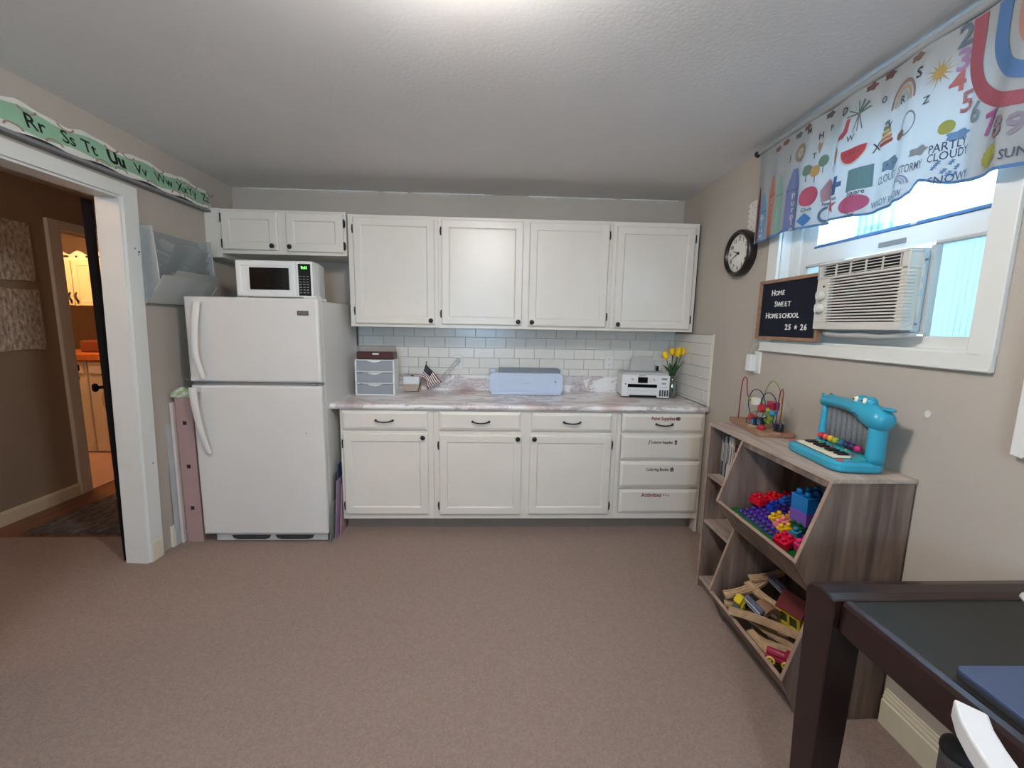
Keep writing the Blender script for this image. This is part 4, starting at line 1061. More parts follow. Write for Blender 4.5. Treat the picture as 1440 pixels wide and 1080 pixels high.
def shape(poly, col, lift=.0016):
    # triangulate densely along s so that the print follows the folds
    bm = bmesh.new(); vs = [bm.verts.new((a, b, 0)) for a, b in poly]
    try: bm.faces.new(vs)
    except ValueError: bm.free(); return
    w = max(a for a, b in poly) - min(a for a, b in poly)
    if w > .03:
        x = min(a for a, b in poly) + .012
        while x < max(a for a, b in poly):
            bmesh.ops.bisect_plane(bm, geom=bm.verts[:] + bm.edges[:] + bm.faces[:], plane_co=(x, 0, 0), plane_no=(1, 0, 0)); x += .012
    bmesh.ops.triangulate(bm, faces=bm.faces[:])
    bm.verts.index_update()
    gg = G(MR); gg.add([VF(v.co.x, v.co.y, lift) for v in bm.verts], [tuple(v.index for v in f.verts) for f in bm.faces]); bm.free(); emit(gg, col)
def word(tx, size, s_, z, col, sx=1, rot=0, bold=.0004, lift=.0042):
    gg = G(MR); gg.text(tx, size, s_, z, sx=sx, rot=rot, bold=bold, fn=lambda a, b: VF(a, b, lift)); emit(gg, col, 'printed_lettering')
def ring(ca, cb, r0, r1, a0, a1, col, n=18, ey=1, lift=.0016):
    gg = G(MR)
    for i in range(n):
        t0 = a0 + (a1 - a0) * i / n; t1 = a0 + (a1 - a0) * (i + 1) / n
        gg.add([VF(ca + r * math.cos(q), cb + ey * r * math.sin(q), lift) for r, q in ((r0, t0), (r1, t0), (r1, t1), (r0, t1))], [(0, 1, 2, 3)])
    emit(gg, col, 'printed_ring')
DK = (.13, .13, .15)
def crayon(x0, x1, zb, zt, col, tx=None):
    w = x1 - x0; m_ = (x0 + x1) / 2
    shape([(x0, zb), (x1, zb), (x1, zt - .085), (m_ + w * .15, zt), (m_ - w * .15, zt), (x0, zt - .085)], col)
    shape([(x0, zt - .098), (x1, zt - .098), (x1, zt - .092), (x0, zt - .092)], tuple(c * .75 for c in col), .0022)
    if tx:
        n = len(tx)
        for i, c in enumerate(tx): word(c, .036, m_, zt - .125 - .030 * i, (.90, .90, .88), bold=.0006, lift=.0026)
crayon(1.055, 1.092, 1.925, 2.20, (.45, .08, .10)); crayon(1.096, 1.140, 1.93, 2.16, (.35, .58, .78), 'Blue')
crayon(1.150, 1.215, 1.928, 2.225, (.87, .50, .42), 'Orange'); crayon(1.220, 1.262, 1.935, 2.21, (.48, .70, .62)); crayon(1.292, 1.378, 1.925, 2.207, (.38, .45, .75), 'Purple')
shape(circle(1.450, 2.048, .043, .042), (.78, .20, .35)); word('Circle', .022, 1.450, 1.991, DK, sx=.8)
shape([(1.412, 1.949), (1.442, 1.920), (1.472, 1.949), (1.442, 1.978)], (.10, .42, .78))
shape([(1.502, 2.055), (1.540, 2.096), (1.579, 2.060), (1.568, 2.008), (1.512, 2.006)], (.68, .52, .62)); word('Pentagon', .020, 1.54, 1.994, DK, sx=.6)
for p in ([(1.605, 2.005), (1.625, 2.005), (1.625, 2.078), (1.605, 2.078)], [(1.586, 2.032), (1.645, 2.032), (1.645, 2.052), (1.586, 2.052)]): shape(p, (.12, .32, .60))
word('Cross', .022, 1.610, 1.990, DK)
ring(1.535, 1.950, .022, .034, PI * .45, PI * 1.55, (.28, .42, .62), 12)
shape(star(1.606, 1.962, .036), (.74, .28, .32))
shape(circle(1.697, 1.948, .050, .034), (.74, .22, .45)); word('Oval', .018, 1.70, 1.908, DK, sx=.8)
shape([(1.671, 1.998), (1.752, 1.998), (1.752, 2.081), (1.671, 2.081)], (.28, .52, .58)); word('Square', .024, 1.707, 1.989, DK, sx=.8)
shape(circle(1.675, 2.165, .050, .058, 14, PI, 2 * PI, True), (.80, .16, .22)); ring(1.675, 2.165, .050, .056, PI, 2 * PI, (.9, .9, .9), 14, 1.15)
for k in range(4): shape(circle(1.65 + .017 * k, 2.145, .002, .004, 6), DK, .0024)
ring(1.364, 2.266, .022, .040, 0, 2 * PI, (.58, .50, .40), 18); shape(circle(1.364, 2.266, .021), (.80, .76, .68))
for dx in (-.008, .008): shape(circle(1.364 + dx, 2.270, .0025, n=6), DK, .0024)
for cx, cz_, c in ((1.43, 2.165, (.32, .50, .42)), (1.505, 2.180, (.32, .50, .42)), (1.468, 2.150, (.80, .62, .30))):
    shape(circle(cx, cz_, .024, .024, 14), c, .0018); shape([(cx - .002, cz_ - .05), (cx + .002, cz_ - .05), (cx + .002, cz_ - .02), (cx - .002, cz_ - .02)], (.35, .35, .3))
word('V', .040, 1.572, 2.12, DK); word('H', .036, 1.485, 2.288, DK, bold=.001); word('X', .046, 1.760, 2.132, DK); word('J', .034, 1.30, 2.265, DK); word('T', .032, 1.46, 2.215, DK)
shape(circle(1.580, 2.168, .018, .036), (.80, .62, .30)); word('W', .032, 1.66, 2.205, DK)
for i, c in enumerate([(.72, .26, .20), (.84, .55, .26), (.84, .70, .32), (.48, .56, .36), (.42, .50, .55)]):
    hw = .032 - .005 * i; shape(rr(1.798 - hw, 1.798 + hw, 2.128 + .017 * i, 2.142 + .017 * i, .005, 3), c)
def cloud(cx, cz_, k, col, lift=.0016):
    n = 28; shape([(cx + k * (1 + .16 * math.cos(5 * q)) * math.cos(q), cz_ + .55 * k * (1 + .20 * math.cos(5 * q)) * math.sin(q)) for q in [2 * PI * i / n for i in range(n)]], col, lift)
cloud(1.832, 2.050, .040, (.36, .60, .82)); word('CLOUDY', .040, 1.832, 2.004, (.22, .28, .38), sx=.62, rot=.05, bold=.0002)
for dx in (-.012, .012): shape(circle(1.832 + dx, 2.05, .003, n=6), DK, .0024)
for i in range(3): ring(1.905, 1.950, .014 + .008 * i, .019 + .008 * i, 0, PI, [(.40, .55, .75), (.55, .65, .78), (.45, .50, .72)][i], 12)
word('STORMY', .038, 1.940, 1.998, (.25, .30, .38), sx=.46, bold=.0002); cloud(1.955, 2.045, .026, (.52, .58, .64)); word('WINDY', .034, 1.795, 1.924, (.22, .36, .56), sx=.68, bold=.0002); word('RAINBOW', .034, 1.885, 1.922, (.22, .36, .56), sx=.52, bold=.0002)
shape(circle(2.020, 2.090, .018, .021, 14), (.62, .66, .20)); cloud(2.048, 2.058, .026, (.32, .56, .82)); word('PARTLY', .036, 2.030, 2.032, (.15, .22, .34), sx=.66, bold=.0003); word('CLOUDY', .036, 2.034, 2.004, (.15, .22, .34), sx=.62, bold=.0003)
for i in range(7): shape(star(2.028 + .022 * math.cos(i * 2.3), 1.964 + .022 * math.sin(i * 1.7), .009, 6, .35), (.28, .48, .76))
word('SNOWY', .034, 2.045, 1.932, (.15, .26, .46), sx=.72, bold=.0002)
shape(star(2.166, 1.950, .034, 12, .82), (.68, .70, .24)); shape(circle(2.166, 1.950, .026), (.70, .74, .22), .002); word('SUNNY', .036, 2.245, 1.935, (.20, .24, .36), sx=.62, bold=.0002)
for dx in (-.008, .008): shape(circle(2.170 + dx, 1.96, .0022, n=6), DK, .0026)
for tx, s_, z, sz, c in (('2', 2.040, 2.338, .085, (.30, .38, .46)), ('3', 2.042, 2.270, .085, (.66, .45, .68)), ('4', 2.034, 2.212, .082, (.78, .36, .36)), ('5', 2.062, 2.143, .082, (.68, .42, .46)), ('6', 2.092, 2.098, .080, (.46, .56, .62)), ('7', 2.148, 2.042, .085, (.74, .26, .62)), ('8', 2.182, 2.018, .078, (.58, .44, .52)), ('9', 2.226, 2.008, .078, (.56, .52, .62))):
    word(tx, sz, s_, z, c, bold=.0022, sx=.9)
# multicoloured sun, S, small rainbow, palm, stocking
for i in range(14):
    a = 2 * PI * i / 14; c, s_ = math.cos(a), math.sin(a); r0, r1, w = .016, .040 if i % 2 else .050, .003
    shape([(1.982 + r0 * c - w * s_, 2.268 + r0 * s_ + w * c), (1.982 + r0 * c + w * s_, 2.268 + r0 * s_ - w * c), (1.982 + r1 * c, 2.268 + r1 * s_)], (.74, .60, .30))
shape(circle(1.982, 2.268, .018), (.78, .62, .26)); word('S', .045, 1.918, 2.302, DK, bold=.001)
for i, c in enumerate([(.56, .40, .34), (.74, .60, .44), (.62, .66, .62)]): ring(1.862, 2.235, .045 - .013 * i, .053 - .013 * i, 0, PI, c, 16, 1.5)
word('R', .036, 1.86, 2.248, DK); word('Y', .032, 1.815, 2.185, DK); word('O', .030, 1.775, 2.29, DK)
for i in range(7):
    a = PI * (.05 + .15 * i); shape([(1.680, 2.29), (1.680 + .048 * math.cos(a) - .006, 2.29 + .05 * math.sin(a)), (1.680 + .052 * math.cos(a), 2.285 + .046 * math.sin(a)), (1.684, 2.284)], (.24, .36, .30))
for dx in (-.02, 0, .02): shape([(1.680 + dx, 2.225), (1.684 + dx, 2.225), (1.684, 2.29), (1.680, 2.29)], (.35, .36, .36))
shape([(1.630, 2.286), (1.646, 2.286), (1.640, 2.236), (1.622, 2.220), (1.586, 2.222), (1.590, 2.238), (1.618, 2.246)], (.76, .20, .24))
word('D', .040, 1.615, 2.325, DK, bold=.001); word('P', .030, 1.535, 2.30, DK); word('M', .034, 1.42, 2.335, DK)
ring(1.90, 2.155, .026, .030, 0, 2 * PI, (.45, .48, .55), 16, 1.3); shape(circle(1.870, 2.130, .022, .016, 14), (.62, .46, .40)); word('Z', .032, 1.955, 2.20, DK)
shape([(1.47, 2.245), (1.482, 2.215), (1.492, 2.245), (1.500, 2.27), (1.486, 2.255), (1.474, 2.27)], (.66, .50, .36))
for s_, z, c in ((1.20, 2.345, (.45, .28, .22)), (1.255, 2.355, (.42, .26, .20)), (1.34, 2.352, (.25, .30, .30)), (1.40, 2.36, (.42, .20, .18)), (1.52, 2.358, (.20, .2, .22)), (1.72, 2.362, (.36, .16, .16)), (1.79, 2.365, (.30, .14, .14)), (1.90, 2.36, (.42, .30, .24))):
    cloud(s_, z, .022, c)
# big rainbow hanging from the rod: bands as nested U shapes
def ubox(cx, hw, th, zb, col, hb=None):
    """U-shaped band: outer half width hw, thickness th, bottom outer edge at zb"""
    n = 56; top = 2.37; ry = .17 if hb is None else hb; gg = G(MR)
    for i in range(n):
        q0, q1 = PI + PI * i / n, PI + PI * (i + 1) / n
        gg.add([VF(cx + hw * math.cos(q0), zb + ry + ry * math.sin(q0), .003), VF(cx + hw * math.cos(q1), zb + ry + ry * math.sin(q1), .003),
                VF(cx + (hw - th) * math.cos(q1), zb + ry + (ry - th) * math.sin(q1), .003), VF(cx + (hw - th) * math.cos(q0), zb + ry + (ry - th) * math.sin(q0), .003)], [(0, 1, 2, 3)])
    for sg in (-1, 1):
        xa, xb = cx + sg * hw, cx + sg * (hw - th)
        for k in range(6):
            za, zc2 = zb + ry + (top - zb - ry) * k / 6, zb + ry + (top - zb - ry) * (k + 1) / 6
            gg.add([VF(xa, za, .003), VF(xb, za, .003), VF(xb, zc2, .003), VF(xa, zc2, .003)], [(0, 1, 2, 3)])
    emit(gg, col, 'printed_band')
UC = 2.262
ubox(UC, .205, .036, 2.055, (.66, .22, .30), .20)
ubox(UC, .140, .038, 2.118, (.20, .42, .72), .17)
ubox(UC, .078, .030, 2.185, (.76, .45, .36), .13)
shape(circle(UC, 2.30, .030, .055, 16), (.34, .50, .50))
t = thing('curtain_rod', 'black curtain rod with round end cap carrying the valance', 'curtain rod', MR @ Vector((1.9, 2.38, .06)))
g = G(MR); g.cyl((1.03, 2.388, .062), (2.98, 2.388, .062), .007, n=10); part('rod', g, W['black'], t)
g = G(MR); g.lathe([(.008, 0), (.015, -.006), (.017, -.016), (.010, -.026), (.001, -.028)], (1.035, 2.388, .062), (1, 0, 0), 16); part('end_cap', g, W['black'], t)
for s_ in (1.05, 2.96):
    g = G(MR); g.cyl((s_, 2.388, 0), (s_, 2.388, .062), .005, n=8); g.box(s_ - .012, s_ + .012, 2.365, 2.41, 0, .004); part('bracket', g, W['black'], t)

# ================================================================== BOOKCASE
SH = thing('toy_bookcase', 'grey-brown oak bookcase with angled toy bins against the right wall', 'bookcase', (1.30, -1.64, 0))
SF = .304       # depth at which the straight front stands (x = 1.15)
PRM = Matrix(((0, 0, 1, 0), (0, 1, 0, 0), (1, 0, 0, 0), (0, 0, 0, 1)))    # prism axis along s: (d, z, s) -> (s, z, d)
SM = [W['shelfv'], W['edge'], W['shelfh']]
def upright(s0, s1, prof, name):
    g = G(MR); n = len(prof)
    A = [(s0, z, d) for d, z in prof]; B = [(s1, z, d) for d, z in prof]
    g.add(A + B, [tuple(range(n))[::-1], tuple(range(n, 2 * n))], 0)
    for i in range(n):
        j = (i + 1) % n; front = prof[i][0] > .2 and prof[j][0] > .2
        g.add(A + B, [(i, j, n + j, n + i)], 1 if front else 0)
    return part(name, g, SM, SH, bev=.001, seg=1)
binp = [(.004, 0), (.315, 0), (.335, .035), (.400, .165), (.304, .490), (.402, .632), (.304, .930), (.004, .930)]
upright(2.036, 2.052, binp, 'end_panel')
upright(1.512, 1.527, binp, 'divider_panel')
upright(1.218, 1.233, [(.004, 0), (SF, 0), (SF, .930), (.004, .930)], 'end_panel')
g = G(MR); g.box(1.214, 2.056, .930, .945, .002, SF + .002); part('top_board', g, W['shelfh'], SH, bev=.001, seg=1)
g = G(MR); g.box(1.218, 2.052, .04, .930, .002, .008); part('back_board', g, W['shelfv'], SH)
for z in (.045, .385, .648):
    g = G(MR); g.box(1.233, 1.512, z, z + .015, .008, SF - .004); part('shelf', g, [W['shelfh']], SH, bev=.001, seg=1)
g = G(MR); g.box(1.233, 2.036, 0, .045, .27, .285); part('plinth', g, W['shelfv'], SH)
for za, zb, d0, d1, df in ((.045, .165, .325, .400, .315), (.490, .632, .304, .402, .304)):
    g = G(MR); g.box(1.527, 2.036, za, za + .015, .008, df); part('bin_floor', g, W['shelfh'], SH)
    g = G(MR); P4 = [(d0, za), (d1, zb), (d1 - .015, zb + .004), (d0 - .014, za + .006)]
    A = [(1.527, z, d) for d, z in P4]; B = [(2.036, z, d) for d, z in P4]
    g.add(A + B, [(3, 2, 1, 0), (4, 5, 6, 7), (0, 1, 5, 4), (2, 3, 7, 6), (3, 0, 4, 7)], 0); g.add(A + B, [(1, 2, 6, 5)], 1)
    part('bin_front', g, [W['shelfv'], W['edge']], SH)
g = G(MR); g.box(1.527, 2.036, .905, .930, SF - .016, SF - .002); part('top_rail', g, W['shelfv'], SH)

# books ------------------------------------------------------------------
bk = [(.014, .235, (.40, .40, .42), 'grey'), (.010, .225, (.12, .13, .16), 'black'), (.018, .220, (.60, .62, .64), 'light grey'), (.008, .235, (.10, .10, .12), 'thin black'), (.020, .228, (.80, .78, .74), 'wide white'),
      (.016, .225, (.86, .82, .78), 'ivory'), (.010, .215, (.74, .70, .66), 'beige'), (.022, .200, (.30, .10, .12), 'dark red'), (.014, .215, (.48, .16, .18), 'red'), (.012, .222, (.22, .20, .30), 'indigo'), (.016, .205, (.55, .25, .25), 'brick red'), (.014, .190, (.18, .16, .16), 'charcoal')]
s_ = 1.240
for i, (w, h, c, nm) in enumerate(bk):
    th = -.02 + .010 * random.random() if i < 4 else (.05 + .01 * i * .5)
    lean = .0 if i < 3 else .02 + .006 * i
    MT = MR @ Matrix.Translation((s_, .6655, .05)) @ Matrix.Rotation(-lean * .9, 4, 'Z')
    if i >= 3: s_ += .0006
    t = thing('book', nm + ' book on the upper shelf, ' + ['first', 'second', 'third', 'fourth', 'fifth', 'sixth', 'seventh', 'eighth', 'ninth', 'tenth', 'eleventh', 'twelfth'][i] + ' from the far end', 'book', MT @ Vector((0, 0, 0)), 'books on the upper bookcase shelf')
    g = G(MT); g.box(0, w, 0, h, 0, .19); part('cover', g, colr(*c, .5), t, bev=.001, seg=1)
    g = G(MT); g.box(.0015, w - .0015, h - .0005, h + .0005, .004, .186); part('pages', g, W['paper'], t)
    g = G(MT); g.box(w * .25, w * .75, h * .35, h * .8, .19, .1905); part('spine_print', g, colr(*[min(1, .9 - x * .6) for x in c]), t)
    s_ += w + .0012 + lean * .03
# ------------------------------------------------ building bricks in the upper bin
gb_ = 'building bricks in the upper toy bin'
U = .030
def brick(nx, ny, h, col, o, ang, tilt, roll, label, name='building_brick', u=U, glass=False):
    M = rotz(o, ang, tilt, roll); g = G(M)
    g.box(-nx * u / 2, nx * u / 2, -ny * u / 2, ny * u / 2, 0, h)
    t = thing(name, label, 'toy brick' if name == 'building_brick' else 'toy plate', M @ Vector((0, 0, 0)), gb_)
    part('body', g, colr(*col, .25), t, bev=.002)
    g = G(M)
    for i in range(nx):
        for j in range(ny):
            x, y = (i - (nx - 1) / 2) * u, (j - (ny - 1) / 2) * u
            g.lathe([(u * .31, 0), (u * .31, u * .42), (u * .26, u * .52), (.0005, u * .54)], (x, y, h), n=12)
    part('studs', g, colr(*col, .25), t, stuff=nx * ny > 12)
    return t
# lean of the heap: rises from the lip (x 1.07, z .60) towards the back
TL = -.20
M = rotz((1.128, -1.785, .596), 0, -.12, 0)
t = thing('base_plate', 'flat dark green base plate along the front lip of the upper bin', 'toy plate', M @ Vector((0, 0, 0)), gb_)
g = G(M); g.box(-.032, .032, -.245, .245, 0, .010); part('body', g, colr(.10, .36, .18, .3), t, bev=.002)
g = G(M)
for y in (-.243, .237): g.box(-.030, .030, y, y + .006, .010, .013)
for x in (-.030, .024): g.box(x, x + .006, -.237, .237, .010, .013)
part('rim', g, colr(.10, .36, .18, .3), t)
brick(6, 11, .014, (.32, .20, .60), (1.215, -1.735, .606), 0, -.22, 0, 'large violet studded plate in the upper bin', 'base_plate')
brick(4, 4, .020, (.22, .15, .45), (1.315, -1.66, .640), .1, -.10, 0, 'dark violet plate behind the blue bricks', 'base_plate')
brick(2, 2, .030, (.80, .08, .18), (1.235, -1.562, .640), .2, -.1, .05, 'red brick at the far left corner of the bin')
brick(2, 2, .030, (.82, .10, .14), (1.305, -1.560, .645), .1, 0, -.05, 'red brick second from the far left corner')
brick(3, 2, .030, (.72, .08, .22), (1.385, -1.578, .655), -.1, 0, 0, 'raspberry brick against the back of the bin')
brick(1, 2, .030, (.62, .10, .30), (1.41, -1.655, .675), 0, 0, 0, 'pink-red narrow brick behind the blue bricks')
brick(2, 1, .028, (.10, .24, .66), (1.258, -1.632, .640), .3, -.1, 0, 'royal blue brick on the violet plate, front one')
brick(2, 1, .028, (.16, .38, .72), (1.318, -1.622, .660), .2, 0, .1, 'mid blue brick on the violet plate, rear one')
brick(2, 1, .022, (.88, .70, .14), (1.222, -1.706, .627), .15, -.2, 0, 'yellow brick nearest the blue bricks')
brick(2, 1, .022, (.90, .52, .55), (1.212, -1.750, .622), .25, -.2, 0, 'peach brick among the yellow bricks')
brick(2, 1, .022, (.90, .72, .12), (1.200, -1.795, .618), -.1, -.2, 0, 'yellow brick at the near side of the peach brick')
brick(1, 1, .022, (.86, .62, .12), (1.265, -1.735, .643), .1, -.2, 0, 'single-stud amber brick on the violet plate')
brick(3, 2, .036, (.08, .34, .22), (1.262, -1.822, .634), .1, -.15, 0, 'dark green brick under the tall blue tower')
brick(2, 2, .030, (.80, .06, .22), (1.135, -1.890, .615), .15, -.35, 0, 'red brick near the front corner of the bin')
brick(2, 2, .036, (.86, .20, .48), (1.165, -1.962, .628), .1, -.35, .1, 'hot pink brick in the near front corner')
brick(2, 1, .030, (.88, .30, .52), (1.232, -1.930, .655), .1, -.3, 0, 'light pink brick behind the hot pink one')
brick(1, 2, .030, (.12, .32, .68), (1.285, -1.950, .665), .1, -.2, 0, 'blue brick beside the near end panel')
brick(1, 1, .028, (.20, .52, .62), (1.190, -1.868, .634), .3, -.2, 0, 'teal single-stud brick between red and green')
brick(3, 2, .055, (.48, .34, .70), (1.282, -1.815, .672), .12, -.04, 0, 'lilac brick at the bottom of the tower', u=.040)
brick(3, 2, .062, (.10, .46, .74), (1.282, -1.815, .728), .12, -.04, 0, 'bright blue brick on top of the tower', u=.040)
# support layer hidden under the heap
for k, (x, y, c) in enumerate([(1.30, -1.62, (.7, .1, .2)), (1.30, -1.80, (.2, .3, .6)), (1.28, -1.935, (.6, .2, .4)), (1.25, -1.70, (.3, .2, .5)), (1.38, -1.72, (.3, .5, .3))]):
    brick(3, 3, .055, c, (x, y, .507), .05 * k, 0, 0, ['crimson brick', 'slate blue brick', 'plum brick', 'deep violet brick', 'moss green brick'][k] + ' at the bottom of the heap in the upper bin')
    brick(3, 3, .040, tuple(q * .9 for q in c), (x, y, .58), .05 * k, 0, 0, ['crimson', 'slate blue', 'plum', 'deep violet', 'moss green'][k] + ' second-layer brick inside the heap of the upper bin')

# ------------------------------------------------ wooden train set in the lower bin
gt = 'wooden train tracks in the lower toy bin'
def track(o, ang, tilt, ln, curve, label, w=.036, h=.012, roll=0):
    M = rotz(o, ang, tilt, roll); n = 14
    cen = []
    for i in range(n + 1):
        u = i / n - .5
        if curve: a = u * ln / curve; cen.append((Vector((curve * math.sin(a), curve * (1 - math.cos(a)), 0)), a))
        else: cen.append((Vector((u * ln, 0, 0)), 0))
    prof = [(-w / 2, 0), (w / 2, 0), (w / 2, h), (w * .34, h), (w * .34, h * .72), (w * .22, h * .72), (w * .22, h), (-w * .22, h), (-w * .22, h * .72), (-w * .34, h * .72), (-w * .34, h), (-w / 2, h)]
    L = []
    for c, a in cen:
        nrm = Vector((-math.sin(a), math.cos(a), 0)); L.append([c + nrm * p + Vector((0, 0, q)) for p, q in prof])
    g = G(M); g.rings(L)
    t = thing('toy_train_track', label, 'toy track', M @ Vector((0, 0, 0)), gt); part('track_body', g, W['beech'], t)
    g = G(M); c, a = cen[-1]; dv_ = Vector((math.cos(a), math.sin(a), 0)); e = c + dv_ * .010
    g.cyl((e.x, e.y, .002), (e.x, e.y, h - .002), .006, n=10); g.box(-.003, .003, -.002, .002, .002, h - .002, M=Matrix.Translation(c + dv_ * .004)); part('connector_peg', g, W['beech'], t)
    return t
track((1.205, -1.603, .225), .22, -.22, .25, .35, 'long curved track arching at the far end of the lower bin', w=.040, h=.014)
track((1.305, -1.570, .265), .12, -.10, .17, .4, 'curved track lying across the first near the back', roll=.2)
track((1.235, -1.650, .220), -1.15, .20, .17, .3, 'short curved track standing in the middle of the heap', roll=.3)
track((1.165, -1.790, .195), -.75, -.04, .29, -.6, 'longest curved track across the middle of the lower bin', w=.042, h=.015)
track((1.185, -1.80, .150), -1.1, .03, .22, .5, 'darker track under the longest curved one')
track((1.090, -1.868, .166), -1.55, .0, .13, 0, 'short straight track along the front lip', w=.030, roll=.15)
track((1.150, -1.925, .185), -.75, -.2, .15, .15, 'tightly curved track at the near corner', w=.045, roll=-.3)
track((1.150, -1.945, .150), -.9, -.1, .16, .2, 'curved track below the tight one at the near corner')
track((1.145, -1.64, .165), -.2, 0, .14, .3, 'track piece under the yellow toy car at the far lip')
track((1.30, -1.75, .12), .6, 0, .24, .3, 'track piece low at the back of the bin')
track((1.20, -1.68, .10), 1.1, 0, .26, -.3, 'track piece lying on the bin floor, far half')
track((1.27, -1.88, .085), .3, 0, .24, .3, 'track piece lying on the bin floor, near half')
# yellow car / block with two black wheels
M = rotz((1.125, -1.672, .190), .25, -1.0, 0)
t = thing('toy_truck', 'small yellow toy truck with black wheels tipped on its side', 'toy car', M @ Vector((0, 0, 0)))
g = G(M); g.box(-.045, .045, -.02, .02, 0, .022); g.box(.005, .042, -.018, .018, .022, .042); part('body', g, colr(.86, .76, .12), t, bev=.003)
for x in (-.025, .022):
    for y in (-.024, .020):
        g = G(M); g.cyl((x, y, .0), (x, y + .005, .0), .014, n=14); part('wheel', g, W['black'], t)
g = G(M); g.box(-.042, 0, -.017, .017, .022, .030); part('load_bed', g, colr(.30, .34, .30), t)
# little house with red roof, yellow walls
M = rotz((1.355, -1.735, .165), .35, -.2, 0)
t = thing('toy_house', 'toy station with dark red roof and yellow walls at the back of the bin', 'toy house', M @ Vector((0, 0, 0)))
g = G(M)
for y in (-.052, .046): g.box(-.07, .05, y, y + .006, 0, .075)
g.box(-.07, -.064, -.05, .05, 0, .012); g.box(-.07, -.064, -.05, .05, .062, .075); g.box(-.07, -.064, -.05, -.038, 0, .075); g.box(-.07, -.064, .038, .05, 0, .075); g.box(-.07, -.064, -.005, .005, 0, .075)
part('walls', g, colr(.86, .76, .15), t, bev=.001)
g = G(M); g.prism([(-.075, .075), (.055, .075), (-.01, .135)], -.058, .058, M=Matrix(((1, 0, 0, 0), (0, 0, 1, 0), (0, 1, 0, 0), (0, 0, 0, 1)))); part('roof', g, colr(.42, .06, .08), t, bev=.003)
g = G(M); g.box(-.062, -.055, -.046, .046, .012, .062); part('window', g, colr(.25, .32, .22), t)
# tree-trunk tunnel
M = rotz((1.225, -1.705, .165), .2, -.35, 0)
g = G(M); n = 16; L = []
for yy in (-.035, .035):
    L.append([(.055 * math.cos(PI * k / n), yy, .062 * math.sin(PI * k / n)) for k in range(n + 1)] + [(.032 * math.cos(PI * k / n), yy, .038 * math.sin(PI * k / n)) for k in range(n, -1, -1)])
g.rings(L); solo('toy_tunnel', g, W['pine'], 'brown arched wooden tunnel in the middle of the lower bin', 'toy tunnel', bev=.002)
# silver-blue train cars
for k, (o, an, lb_) in enumerate([((1.165, -1.700, .200), -1.2, 'silver-sided toy train carriage in front of the tunnel'), ((1.330, -1.615, .245), -1.3, 'silver-sided toy train carriage leaning at the far back')]):
    M = rotz(o, an, .3, .4); t = thing('toy_train_carriage', lb_, 'toy train', M @ Vector((0, 0, 0)), 'toy train carriages')
    g = G(M); g.box(-.045, .045, -.016, .016, .008, .036); part('body', g, pm('silver_toy', (.50, .52, .60), .3, metal=.6, noise=(60, .5)), t, bev=.004)
    for x in (-.03, .03):
        g = G(M); g.cyl((x, -.018, .008), (x, .018, .008), .009, n=12); part('wheel_axle', g, W['black'], t)
    g = G(M); g.box(-.04, .04, -.0175, -.016, .016, .024); part('stripe', g, colr(.72, .74, .80), t)
# red engine with yellow wheels near the corner
M = rotz((1.112, -1.965, .160), -.9, -.15, .0)
t = thing('toy_engine', 'dark pink toy engine with yellow wheels in the near corner', 'toy train', M @ Vector((0, 0, 0)))
g = G(M); g.box(-.05, .05, -.018, .018, .010, .026); g.cyl((-.045, 0, .036), (.02, 0, .036), .015, n=14); g.box(.02, .048, -.018, .018, .026, .058); part('body', g, colr(.62, .12, .26), t, bev=.003)
for x in (-.028, .025):
    for y in (-.023, .018):
        g = G(M); pts = [(x + .013 * math.cos(q), y + .0025, .010 + .013 * math.sin(q)) for q in [2 * PI * i / 14 for i in range(14)]]; g.tube(pts, .004, 6, closed=True); g.cyl((x, y, .01), (x, y + .005, .01), .004, n=8); part('wheel', g, colr(.85, .78, .30), t)

# ================================================================== BEAD MAZE on the bookcase
t = thing('bead_maze', 'wooden bead maze with coloured wires on the far end of the bookcase', 'bead maze', (1.34, -1.36, .946))
KZ = 1.15
MZ = frame((1.345, -1.352, .9455), Vector((-.16, -.987, 0)).normalized() * KZ, (0, 0, KZ), Vector((-.987, .16, 0)).normalized())   # (along, up, towards room)
g = G(MZ); g.prism([(p[0], p[1]) for p in rr(-.170, .150, -.085, .088, .02, 4)], 0, .018, M=Matrix(((1, 0, 0, 0), (0, 0, 1, 0), (0, 1, 0, 0), (0, 0, 0, 1)))); part('base_board', g, W['pine'], t, bev=.003)
def wire(pts, col, nm='wire'):
    # Catmull-Rom through control points
    P_ = [Vector(p) for p in pts]; P_ = [P_[0]] + P_ + [P_[-1]]; o = []
    for i in range(1, len(P_) - 2):
        for k in range(8):
            u = k / 8; a, b, c, d = P_[i - 1:i + 3]
            o.append(.5 * ((2 * b) + (c - a) * u + (2 * a - 5 * b + 4 * c - d) * u * u + (3 * b - a - 3 * c + d) * u ** 3))
    o.append(P_[-2]); g = G(MZ); g.tube(o, .0026, 6); part('wire', g, colr(*col, .3), t, label=nm); return o
red = (.52, .08, .14); blu = (.10, .24, .36); grn = (.52, .58, .36)
wire([(-.145, .018, .045), (-.143, .10, .045), (-.140, .175, .045), (-.120, .215, .045), (-.090, .210, .045), (-.080, .165, .045), (-.070, .135, .04), (-.030, .120, .02), (.03, .110, .00), (.08, .098, -.01), (.105, .100, -.01), (.110, .150, -.01), (.118, .190, -.01), (.135, .195, -.01), (.140, .15, -.01), (.135, .018, -.01)], red, 'red wire')
cir = [(.012 + .085 * math.cos(q), .110 + .068 * math.sin(q), .03 - .01 * q / 6) for q in [-PI * .52 - 2 * PI * .85 * i / 10 for i in range(11)]]
wire([(-.045, .018, .05), (-.045, .035, .05), (-.030, .046, .045)] + cir + [(.075, .07, .0), (.085, .018, -.02)], blu, 'dark blue wire')
